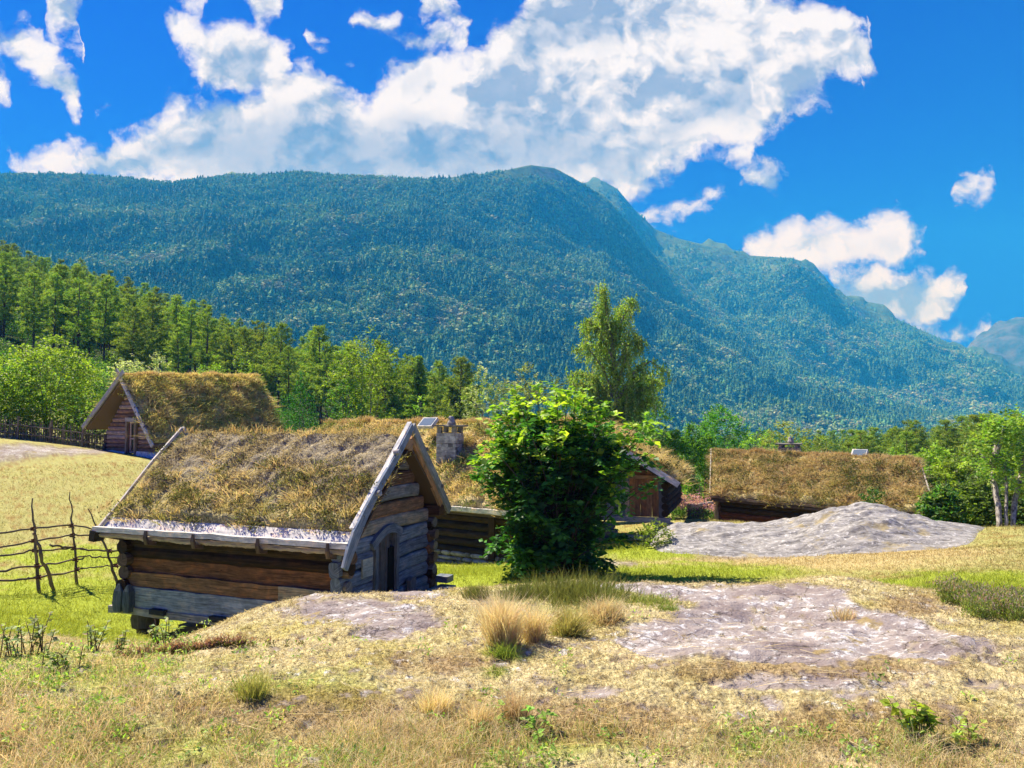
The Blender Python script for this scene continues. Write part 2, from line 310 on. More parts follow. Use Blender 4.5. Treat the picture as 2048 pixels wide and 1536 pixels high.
def zbase(x, y):
    x = np.atleast_1d(np.asarray(x, float)); y = np.atleast_1d(np.asarray(y, float)); sh = x.shape; x = x.ravel(); y = y.ravel(); o = np.empty(len(x))
    for i in range(0, len(x), 20000):
        W_ = warp(x[i:i + 20000], y[i:i + 20000]); o[i:i + 20000] = -np.sqrt(((W_[:, None] - _W[None]) ** 2).sum(2) + .01) @ _A
    return (o + CP[:, 2].mean()).reshape(sh)
# paint areas, given in photograph pixels and baked to places on the ground: 0 rock, 1 dry, 2 green, 3 brown moss, 4 tan moss
SLAB = [(1660,1175),(1500,1168),(1330,1172),(1230,1180),(1310,1192),(1400,1205),(1390,1225),(1300,1245),(1230,1290),(1290,1325),(1420,1318),(1560,1335),(1680,1345),(1760,1320),(1880,1330),(1990,1305),(1940,1280),(1830,1240),(1740,1215)]
def inpoly(u, v, poly):
    c = np.zeros(u.shape, bool); n = len(poly)
    for i in range(n):
        (x1, y1), (x2, y2) = poly[i], poly[(i + 1) % n]
        if y1 == y2: continue
        c ^= ((y1 > v) != (y2 > v)) & (u < (x2 - x1) * (v - y1) / (y2 - y1) + x1)
    return c
def blob(u, v, L): # soft union of ellipses
    m = np.zeros(u.shape)
    for a, b, ru, rv in L: m = np.maximum(m, 1 - np.sqrt(((u - a) / ru) ** 2 + ((v - b) / rv) ** 2))
    return m
def masks(x, y, z):
    u, v = proj(np.stack([x, y, z], -1)); near = (y < 9.2) & (y > 1); nz = fbm(x * 1.6, y * 1.6, 5, 31); n2 = fbm(x * 6, y * 6, 4, 37); n5 = fbm(x * 22, y * 22, 3, 39)
    uu = u + nz * 70 + n2 * 40; vv = v + n2 * 14 + nz * 12 + n5 * 5
    rock = (inpoly(uu, vv, SLAB) & near).astype(float)
    rock = np.where(rock > 0, (n2 * .7 + nz * .5 + n5 * .5) > -.38, 0)
    rb = blob(uu, vv, [(700,1215,175,32),(800,1240,110,36),(640,1200,90,14),(840,1183,90,12),(1600,1372,210,18),(1170,1382,90,15),(1545,1410,22,16),(760,1270,70,24),(1260,1175,120,8),(1980,1332,40,9),(1960,1375,50,8),(60,1385,40,8),(1700,1395,60,8)])
    rock = np.maximum(rock, (rb + n2 * .6 + n5 * .5 > .22) & near)
    fr = blob(u, v + nz * 8, [(0,903,130,12),(150,905,75,6)]); rock = np.maximum(rock, (fr > .1) * (y > 25) * (y < 40))
    fr = blob(uu, v + nz * 4, [(1230,1128,70,5),(1180,1110,50,4),(1500,1112,160,4)]); rock = np.maximum(rock, (fr > .2) * (y > 14) * (y < 24) * .8)
    green = blob(u + nz * 90, v + nz * 14, [(120,1225,380,100),(0,1270,260,70),(900,1150,300,34),(1330,1148,330,26),(1950,1180,300,40),(1280,1100,150,28),(150,1120,160,34)]) * (y > 9.2)
    g2 = blob(u, v, [(100,1350,420,80),(600,1390,220,60),(350,1500,300,80),(1150,1195,160,34),(1010,1310,60,22),(990,1345,50,16),(1080,1500,260,60),(1500,1500,150,50),(1840,1490,140,60),(700,1520,200,50)]) * near
    green = np.maximum(green, g2 * .55)
    brown = blob(u, v, [(1640,1345,420,40),(1150,1440,380,70),(1460,1300,110,34),(1750,1470,380,90),(600,1440,380,80),(1830,1215,100,36),(900,1330,150,34),(260,1490,160,50)]) * near
    orange = blob(u + nz * 100, v + nz * 8, [(1600,1125,480,28),(1800,1110,300,24),(1290,1128,180,14)]) * (y > 9.2)
    return rock.astype(float), green, brown, orange, nz, n2, u, v
def lumps(x, y, rock):                              # height added on top of the base: moss cushions, rock ripples
    r = np.hypot(x, y); k = np.exp(-r / 25)
    a = fbm(x * .5, y * .5, 3, 3) * .10 + fbm(x * 2.5, y * 2.5, 4, 5) * .045
    m = np.abs(fbm(x * 11, y * 11, 4, 8)) * .05 + fbm(x * 45, y * 45, 2, 9) * .012
    st = fbm(x * 1.0 + y * .5, y * 2.4 - x * .8, 4, 12) * .10 + fbm(x * 7, y * 11, 3, 14) * .018 - np.abs(fbm(x * 1.3 + 3, y * 2.2 + x * .7, 3, 16)) * .05
    return k * (a + (1 - rock) * m + rock * (st - .005)) + (1 - k) * fbm(x * .05, y * .05, 3, 4) * np.minimum(r * .01, 3)
def zg(x, y):
    x = np.atleast_1d(np.asarray(x, float)); y = np.atleast_1d(np.asarray(y, float)); z = zbase(x, y); rk = masks(x, y, z)[0]; return z + lumps(x, y, rk)
def z1(x, y): return float(zg([x], [y])[0])
# ------------------------------------------------------------------ the ground sheet: rings round the camera, fine in front
th = np.concatenate([np.linspace(-180, -50, 50, endpoint=False), np.linspace(-50, -39, 30, endpoint=False), np.linspace(-39, 39, 860, endpoint=False), np.linspace(39, 50, 30, endpoint=False), np.linspace(50, 180, 51)])
rr = np.concatenate([[.02, .5, 1.2, 2.0, 2.6], 3.0 * 1.0032 ** np.arange(0, 400), 3.0 * 1.0032 ** 400 * 1.012 ** np.arange(1, 300), 3.0 * 1.0032 ** 400 * 1.012 ** 300 * 1.09 ** np.arange(0, 22)])
TH, RR_ = np.meshgrid(np.radians(th), rr); gx = (np.sin(TH) * RR_).ravel(); gy = (np.cos(TH) * RR_).ravel()
gz0 = zbase(gx, gy); rock, green, brown, orange, nz, n2, gu, gv = masks(gx, gy, gz0); _r = rock.reshape(TH.shape); _b = _r.copy()
for _k in range(4): _b = (_b + np.roll(_b, 1, 0) + np.roll(_b, -1, 0) + np.roll(_b, 1, 1) + np.roll(_b, -1, 1)) / 5
rock_s = _b.ravel(); gz = gz0 + lumps(gx, gy, rock_s)
n3 = fbm(gx * .8, gy * .8, 4, 61); n4 = fbm(gx * 14, gy * 14, 3, 63)
def lerp(a, b, t): return a + (np.asarray(b) - a) * np.clip(t, 0, 1)[..., None]
def groundcol(green, brown, orange, nz, n2, y):
    n6 = n2 * .8 + nz * .8
    c = lerp(np.broadcast_to(np.array([.56, .50, .28]), green.shape + (3,)), [.50, .46, .14], ss(.0, .5, nz + .2 * n2) * .7)
    c = lerp(c, [.36, .36, .12], (y > 9.2) * .85)
    c = lerp(c, [.30, .20, .07], ss(.0, .4, n2 * .8 - nz * .8) * .8 * (y > 9.2)); c = lerp(c, [.50, .48, .18], ss(.1, .5, -n2 - nz * .5) * .6 * (y > 9.2))
    c = lerp(c, [.60, .52, .34], ss(.05, .5, -nz + .3 * n2) * .7 * (y < 9.2))
    c = lerp(c, [.54, .44, .22], ss(.0, .7, orange + .5 * nz + .3 * n2) * (orange > 0) * .85)
    c = lerp(c, [.34, .42, .05], ss(-.1, .5, green * 1.1 + n6 * .5) * (green > .01) * np.where(y > 9.2, 1, .6))
    c = lerp(c, [.24, .13, .055], ss(.1, .7, brown * 1.2 + n6 * .9) * (brown > .01) * .55)
    c = lerp(c, [.18, .12, .05], ss(.18, .45, -n2 + .3 * nz) * .6 * (y < 9.2))
    return c
gc = groundcol(green, brown, orange, nz, n2, gy)
far = ss(45, 90, np.hypot(gx, gy)); gc = lerp(gc, [.05, .075, .02], far)
gc = lerp(gc, [.13, .085, .04], np.exp(-((rock_s - .42) / .28) ** 2) * ss(-.35, .25, n4 + n2 * .6) * (rock_s > .02) * (rock_s < .98) * .9)
gc = lerp(gc, [.70, .70, .66], ss(.30, .42, fbm(gx * 7, gy * 9, 4, 401)) * ss(.0, .3, fbm(gx * .8, gy * 1.1, 3, 403) + .12) * (gy < 9) * (gv < 1430))
gc = gc * (1 + .25 * n4[:, None])
V = np.stack([gx, gy, gz], -1)
m, t, out = material('ground'); c = t.attr('Col', 'Color'); rk = t.attr('g'); sp = t.n('SeparateXYZ', 0, None, Vector=rk)
tc = t.n('TexCoord', 3); na = t.noise(tc, 5, 8, .65); nb = t.noise(tc, 38, 6, .7); nc = t.noise(tc, 1.6, 9, .68, .3); nd = t.noise(t.vmul(tc, (1, 1.3, 1)), 13.0, 8, .74, .2)
rcol = t.mix(t.rng(nc, .38, .6), (.24, .195, .185, 1), (.41, .365, .34, 1)); rcol = t.mix(t.rng(nd, t.rng(nc, .35, .6, .62, .50), t.rng(nc, .35, .6, .68, .56), 0, .85), rcol, (.72, .73, .72, 1)); vo = t.n('TexVoronoi', 0, dict(feature='DISTANCE_TO_EDGE'), Vector=t.n('VectorMath', 0, dict(operation='ADD'), i0=t.vmul(tc, (1, 2.2, 1)), i1=t.vmul(t.noise(tc, 3.5, 4, .6, out=1), (.9, .9, .9))), Scale=1.0)
rcol = t.mix(t.rng(vo, 0, .018, .8, 0), rcol, (.05, .04, .03, 1)); rcol = t.mix(t.rng(nb, .33, .40, .75, 0), rcol, (.12, .10, .095, 1)); rcol = t.mix(t.rng(t.noise(tc, 3.1, 6, .6), .6, .66, 0, .8), rcol, (.33, .25, .09, 1))
gcol = t.mix(1.0, c, t.mix(t.rng(nb, .3, .7), (.32, .32, .28, 1), (1.5, 1.48, 1.42, 1)), 'MULTIPLY')
gcol = t.mix(t.rng(na, .60, .68, 0, .5), gcol, (.10, .06, .03, 1))
M_ground = finish(m, t, out, t.mix(sp, gcol, rcol), .95, t.bump(na * .4 + nb * .8 + nd * .4, .9, .03), .1)
G = np.zeros_like(V); G[:, 0] = rock_s
ground = mesh('ground', V, [grid_faces(len(rr), len(th))[:, ::-1]], M_ground, gc, None, True, G); tag(ground, 'sunlit meadow and moss covered bedrock sloping down to the cabins', kind='structure')

# ------------------------------------------------------------------ mountains: ridge lines at their own distances
def slope_mesh(name, sky_pts, dep_pts, foot, footz, mat, prof, nu=420, nt=150, rough=1.0, seed=0, back=1200, cliff=None, label=None):
    su = np.array(sky_pts, float); du = np.array(dep_pts, float); U = np.linspace(su[0, 0], su[-1, 0], nu)
    vs = np.interp(U, su[:, 0], su[:, 1]); D = np.interp(U, du[:, 0], du[:, 1]); Fd = np.interp(U, *np.array(foot, float).T)
    tt = np.linspace(0, 1, nt); rows = []
    top = np.array([P(u, v, d) for u, v, d in zip(U, vs, D)])
    for k, s in enumerate(tt):                      # s 0 foot .. 1 ridge
        y = Fd + (D - Fd) * s; x = top[:, 0] / top[:, 1] * y; h = prof(s, U); z = footz + (top[:, 2] - footz) * h
        rows.append(np.stack([x, y, z], -1))
    for s in np.linspace(0, 1, 14)[1:]:
        y = D + back * s; x = top[:, 0] / top[:, 1] * y; z = top[:, 2] * (1 - s * s) - 60 * s * s + 14 * math.sin(s * 3) ; rows.append(np.stack([x, y, z], -1))
    R = np.array(rows); x, y = R[..., 0], R[..., 1]
    w_ = np.concatenate([np.sin(np.clip(tt, 0, 1) * np.pi) ** .6, np.ones(13)])[:, None]
    R[..., 2] += w_ * rough * (np.abs(fbm(x / 420, y / 420 + seed, 5, seed)) * -170 + 45 + fbm(x / 90, y / 90, 3, seed + 5) * 14)
    if cliff is not None: cliff(R, U, tt)
    o = mesh(name, R.reshape(-1, 3), [grid_faces(len(rows), nu)], mat, None, None, True); tag(o, label, kind='structure')
    return o, R, U, tt
m, t, out = material('mountainside'); g = t.n('TexCoord', 3); ge = S(t.t, t.n('NewGeometry', 0).o.node.outputs['Normal']); nz_ = S(t.t, t.n('SeparateXYZ', 0, None, Vector=ge).o.node.outputs['Z'])
n1 = t.noise(g, .010, 8, .62); n2_ = t.noise(t.vmul(g, (1, 1, .35)), .035, 7, .7)
soil = t.mix(t.rng(n1, .4, .6), (.06, .11, .035, 1), (.11, .16, .05, 1)); rk_ = t.mix(t.rng(n2_, .35, .65), (.07, .075, .08, 1), (.24, .23, .23, 1))
M_mount = finish(m, t, out, t.mix((t.rng(nz_, .72, .60) * t.rng(n2_, .40, .55)).mx(0).mn(1), soil, rk_), .95, t.bump(n2_, .8, 12), .05)
m, t, out = material('bare_mountain'); g = t.n('TexCoord', 3); n1 = t.noise(t.vmul(g, (1, 1, .4)), .012, 8, .7); M_far = finish(m, t, out, t.mix(t.rng(n1, .4, .6), (.03, .045, .03, 1), (.10, .10, .10, 1)), .95, t.bump(n1, .8, 20), .05)
skyA = [(-2200,420),(-1200,380),(-500,330),(0,352),(100,350),(250,357),(340,366),(450,354),(600,348),(700,354),(850,360),(920,353),(1000,343),(1060,330),(1110,336),(1165,366),(1215,402),(1260,452),(1300,505),(1400,592),(1550,690),(1700,768),(1850,835),(2000,872),(2300,905)]
depA = [(-2200,1500),(-500,1850),(0,2000),(600,2150),(850,2150),(1000,2300),(1165,2550),(1300,2800),(1500,2900),(1800,2600),(2300,2300)]
footA = [(-2200,500),(0,700),(700,800),(1200,950),(1700,1300),(2300,1900)]
def profA(s, U):
    g = s ** 1.15
    cl_ = np.exp(-((U - 1090) / 170) ** 2)            # the steep dark face under the summit
    return g * (1 - cl_) + cl_ * (np.where(s < .70, s * .74, .518 + (s - .70) / .30 * .482))
mountain, RA, UA, tA = slope_mesh('mountain', skyA, depA, footA, -45, M_mount, profA, seed=21, label='forested mountain filling the view behind the farm')
skyB = [(700,480),(1000,420),(1150,372),(1180,363),(1205,361),(1235,378),(1270,420),(1310,458),(1360,478),(1430,494),(1500,511),(1580,516),(1610,530),(1650,560),(1665,580),(1750,622),(1830,655),(1900,686),(1950,705),(2000,728),(2048,762),(2200,835),(2500,880)]
depB = [(700,3400),(1180,3600),(1500,3500),(1800,3400),(2500,3000)]
footB = [(700,2100),(1400,2000),(1800,2000),(2500,2100)]
def profB(s, U):
    cl_ = np.exp(-((U - 1610) / 90) ** 2); g = s ** 1.05
    cl_ = cl_ * .45; return g * (1 - cl_) + cl_ * np.where(s < .55, s * 1.0, np.where(s < .66, .55 + (s - .55) / .11 * .33, .88 + (s - .66) / .34 * .12))
mountB, RB, UB, tB = slope_mesh('mountain', skyB, depB, footB, -60, M_mount, profB, seed=77, rough=1.3, label='second mountain with a grey cliff behind the nearer slope')
skyC = [(1750,860),(1880,770),(1940,694),(1985,662),(2030,642),(2080,632),(2200,600),(2500,640),(2800,800)]
mountC, RC, UC, tC = slope_mesh('mountain', skyC, [(1750,4300),(2800,4300)], [(1750,3500),(2800,3500)], -60, M_far, lambda s, U: s ** .8, nu=160, nt=60, seed=5, rough=.9, back=500, label='distant blue mountain at the end of the valley')

# ------------------------------------------------------------------ forest on the mountainsides (one mass)
def far_conifer(name, seed, squat=1.0):
    r = np.random.default_rng(seed); V = []; Fc = []; n = 0
    for k in range(6):
        z0 = .08 + k * .145; z1_ = z0 + .34 - k * .02; R0 = (.22 - k * .032) * squat
        an = np.arange(7) / 7 * 2 * np.pi + r.random() * 6; rad = R0 * (1 + r.normal(0, .28, 7)); zz = z0 + r.normal(0, .035, 7)
        V += [[np.cos(a) * q, np.sin(a) * q, z] for a, q, z in zip(an, rad, zz)] + [[r.normal(0, .008), r.normal(0, .008), min(z1_, 1.0)]]
        Fc += [[n + i, n + (i + 1) % 7, n + 7] for i in range(7)]; n += 8
    return V, Fc
def far_round(seed):
    r = np.random.default_rng(seed); V = []; Fc = []; n = 0
    for k in range(26):
        d = nrm(r.normal(size=3)); c = np.array([d[0] * .20, d[1] * .20, .55 + d[2] * .34]); s_ = .11 + r.random() * .07
        for q in range(1):
            tri = [c + nrm(r.normal(size=3)) * s_ for _ in range(4)]
            V += tri; Fc += [[n, n + 1, n + 2], [n, n + 2, n + 3], [n, n + 3, n + 1], [n + 1, n + 3, n + 2]]; n += 4
    return V, Fc
def inst_mat(name, a, b):
    m, t, out = material(name); c = t.attr('tint', 'Color', 'INSTANCER')
    return finish(m, t, out, c, .8, None, .1, .15)
M_fart = inst_mat('far_foliage', None, None)
protos = bpy.data.collections.new('mountain_tree_shapes')
for k in range(3):
    Vf, Ff = far_conifer('c', 40 + k, (1, 1.25, .85)[k]); protos.objects.link(mesh('spruce_shape_%s' % 'abc'[k], Vf, [np.array(Ff)], M_fart, link_it=False))
for k in range(2):
    Vf, Ff = far_round(50 + k); protos.objects.link(mesh('tree_shape_%s' % 'ab'[k], Vf, [np.array(Ff)], M_fart, link_it=False))
def scatter_forest(name, pts, sc_, idx, tint, label):
    me = bpy.data.meshes.new(name); me.vertices.add(len(pts)); me.vertices.foreach_set('co', pts.astype(np.float32).ravel())
    for nm, ty, dat, key in (('size', 'FLOAT_VECTOR', sc_, 'vector'), ('kind_of', 'INT', idx, 'value'), ('turn', 'FLOAT', RNG.random(len(pts)) * 6.28, 'value')):
        a = me.attributes.new(nm, ty, 'POINT'); a.data.foreach_set(key, np.asarray(dat, np.int32 if ty == 'INT' else np.float32).ravel())
    a = me.attributes.new('tint', 'FLOAT_COLOR', 'POINT'); c4 = np.ones((len(pts), 4), np.float32); c4[:, :3] = tint; a.data.foreach_set('color', c4.ravel())
    o = bpy.data.objects.new(name, me); link(o); tag(o, label, kind='stuff')
    ng = bpy.data.node_groups.new(name, 'GeometryNodeTree'); ng.interface.new_socket('Geometry', in_out='INPUT', socket_type='NodeSocketGeometry'); ng.interface.new_socket('Geometry', in_out='OUTPUT', socket_type='NodeSocketGeometry')
    N, Lk = ng.nodes, ng.links; gi, go = N.new('NodeGroupInput'), N.new('NodeGroupOutput'); ip = N.new('GeometryNodeInstanceOnPoints'); ci = N.new('GeometryNodeCollectionInfo')
    ci.inputs[0].default_value = protos; ci.inputs['Separate Children'].default_value = True; ci.inputs['Reset Children'].default_value = True
    def at(nm, ty):
        a = N.new('GeometryNodeInputNamedAttribute'); a.data_type = ty; a.inputs[0].default_value = nm; return a.outputs[0]
    Lk.new(gi.outputs[0], ip.inputs['Points']); Lk.new(ci.outputs[0], ip.inputs['Instance']); ip.inputs['Pick Instance'].default_value = True
    Lk.new(at('kind_of', 'INT'), ip.inputs['Instance Index']); Lk.new(at('size', 'FLOAT_VECTOR'), ip.inputs['Scale'])
    cx = N.new('ShaderNodeCombineXYZ'); Lk.new(at('turn', 'FLOAT'), cx.inputs[2]); Lk.new(cx.outputs[0], ip.inputs['Rotation']); Lk.new(ip.outputs[0], go.inputs[0])
    mo = o.modifiers.new('scatter', 'NODES'); mo.node_group = ng; return o
def sample_slope(R, nt, dens, seed, u_rng):
    """points spread evenly over a mountainside"""
    r = np.random.default_rng(seed); A = R[:nt]; a, b, c = A[:-1, :-1], A[1:, :-1], A[:-1, 1:]
    ar = np.linalg.norm(np.cross(b - a, c - a), axis=2); k0, k1 = u_rng; ar[:, :k0] = 0; ar[:, k1:] = 0
    n = int(ar.sum() * dens); i = r.choice(ar.size, n, p=(ar / ar.sum()).ravel()); ii, jj = np.divmod(i, ar.shape[1]); p, q = r.random(n)[:, None], r.random(n)[:, None]
    return A[ii, jj] * (1 - p) * (1 - q) + A[ii + 1, jj] * p * (1 - q) + A[ii, jj + 1] * (1 - p) * q + A[ii + 1, jj + 1] * p * q, ii / (nt - 1), jj
def make_forest(name, R, nt, U, dens, seed, label, bare=None, urange=(-120, 2170), s0=1.0):
    k0, k1 = np.searchsorted(U, urange[0]), np.searchsorted(U, urange[1])
    pts, s, j = sample_slope(R, nt, dens, seed, (k0, k1)); u = U[j]; r = np.random.default_rng(seed + 1)
    keep = r.random(len(pts)) > bare(s, u, pts); pts, s, u = pts[keep], s[keep], u[keep]
    x, y = pts[:, 0], pts[:, 1]; patch = fbm(x / 260, (y + pts[:, 2]) / 260, 4, seed)
    dec = (r.random(len(pts)) < ss(-.2, .35, patch + .08) * .8); idx = np.where(dec, 3 + r.integers(0, 2, len(pts)), r.integers(0, 3, len(pts)))
    h = (np.where(dec, 9.5, 12.5) * (1 + .38 * r.normal(0, 1, len(pts)))).clip(5, 28) * s0 * (1 - .3 * ss(.8, 1, s)); wd = h * (1 + .15 * r.normal(0, 1, len(pts))) * np.where(dec, 1.55, 1.35)
    tint = np.where(dec[:, None], [.32, .52, .17], [.12, .27, .10]) * (.65 + .7 * r.random((len(pts), 1))) * (1 + .8 * patch[:, None]) * (1 + .5 * fbm(x / 70, (y + pts[:, 2]) / 90, 3, seed + 7)[:, None])
    pts = pts.copy(); pts[:, 2] -= 1.5
    return scatter_forest(name, pts, np.stack([wd, wd, h], -1), idx, tint.clip(.01, .5), label)
def bareA(s, u, p):
    cl_ = np.exp(-((u - 1080) / 150) ** 2) * ss(.74, .8, s); return np.clip(cl_ * .5, 0, .93) + .5 * ss(.2, .5, fbm(p[:, 0] / 120, p[:, 2] / 160, 4, 90)) + .6 * np.exp(-((u - 1060) / 130) ** 2) * (s > .95)
def bareB(s, u, p):
    return np.clip(ss(.62, .92, s + .28 * fbm(p[:, 0] / 150, p[:, 2] / 150, 4, 91)) * .97, 0, 1)
make_forest('mountain_forest', RA, len(tA), UA, 1 / 26., 5, 'spruce and birch forest covering the mountainside', bareA)
make_forest('mountain_forest', RB, len(tB), UB, 1 / 48., 9, 'forest on the lower slope of the second mountain', bareB, (1000, 2170), 1.25)
# ------------------------------------------------------------------ air
m, t, out = material('haze'); pv = m.node_tree.nodes.new('ShaderNodeVolumePrincipled'); m.node_tree.links.new(pv.outputs[0], out.inputs[1])
pv.inputs['Color'].default_value = (.025, .36, .88, 1); pv.inputs['Absorption Color'].default_value = (1, 1, 1, 1); pv.inputs['Density'].default_value = HAZE; pv.inputs['Anisotropy'].default_value = .0
hx = [(-4500, 5500), (-300, 5000), (-64, 1290)]
Vh = np.array([[x, y, z] for x in hx[0] for y in hx[1] for z in hx[2]], float)
haze = mesh('haze', Vh, [np.array([[0, 1, 3, 2], [4, 6, 7, 5], [0, 4, 5, 1], [2, 3, 7, 6], [0, 2, 6, 4], [1, 5, 7, 3]])], m); tag(haze, kind='stuff')
# ------------------------------------------------------------------ blades and leaves (many small faces)
def blades(root, dirn, h, w, bend, c0, c1):
    n = len(root); h = h[:, None]; sd = nrm(np.cross(dirn, RNG.normal(size=(n, 3)))) * (w[:, None] / 2)
    mid = root + dirn * h * .55 + bend * h * .22; tip = root + dirn * h * .95 + bend * h
    V = np.stack([root - sd, root + sd, mid + sd * .75, mid - sd * .75, tip], 1).reshape(-1, 3)
    C = np.stack([c0, c0, (c0 + c1) / 2, (c0 + c1) / 2, c1], 1).reshape(-1, 3); b = np.arange(n)[:, None] * 5
    return V, b + [[0, 1, 2, 3]], b + [[3, 2, 4]], C
class Field:                                        # gathers blades / leaves, builds one mesh
    def __init__(s): s.V = []; s.Q = []; s.T_ = []; s.C = []; s.n = 0
    def put(s, V, Q, T3, C):
        s.V.append(V); s.Q.append(Q + s.n); s.T_.append((T3 + s.n) if len(T3) else np.zeros((0, 3), int)); s.C.append(C); s.n += len(V)
    def grass(s, root, up, h, w, spread, bend, c0, c1, wind=None):
        n = len(root); up = np.broadcast_to(np.asarray(up, float), (n, 3)); d = nrm(up + RNG.normal(0, 1, (n, 3)) * np.reshape(spread, (-1, 1)))
        bv = RNG.normal(0, 1, (n, 3)) * np.reshape(bend, (-1, 1)); bv[:, 2] = -np.abs(bv[:, 2]) * .5
        if wind is not None: bv = bv + wind
        s.put(*blades(root, d, np.broadcast_to(h, (n,)), np.broadcast_to(w, (n,)), bv, np.broadcast_to(c0, (n, 3)), np.broadcast_to(c1, (n, 3))))
    def leaves(s, c, a, nml, L, W, col, fold=.25):
        """c centre-base, a long axis, nml leaf normal"""
        n = len(c); a = nrm(a); sdv = nrm(np.cross(a, nml)); nn = np.cross(sdv, a); L = np.reshape(L, (-1, 1)); W = np.reshape(W, (-1, 1))
        V = np.stack([c, c + a * L * .45 + sdv * W * .5 + nn * L * fold * .3, c + a * L - nn * L * fold * .2, c + a * L * .45 - sdv * W * .5 + nn * L * fold * .3], 1).reshape(-1, 3)
        b = np.arange(n)[:, None] * 4; s.put(V, np.zeros((0, 4), int), np.concatenate([b + [[0, 1, 2]], b + [[0, 2, 3]]]), np.repeat(col, 4, 0))
    def build(s, name, mat, parent=None, link_it=True):
        return mesh(name, np.concatenate(s.V), [np.concatenate([q for q in s.Q]), np.concatenate([q for q in s.T_])], mat, np.concatenate(s.C), parent, False, None, link_it)
def jit(c, n, v=.18, hue=.08): return (np.asarray(c)[None] * (1 + RNG.normal(0, v, (n, 1))) * (1 + RNG.normal(0, hue, (n, 3)))).clip(.005, .95)

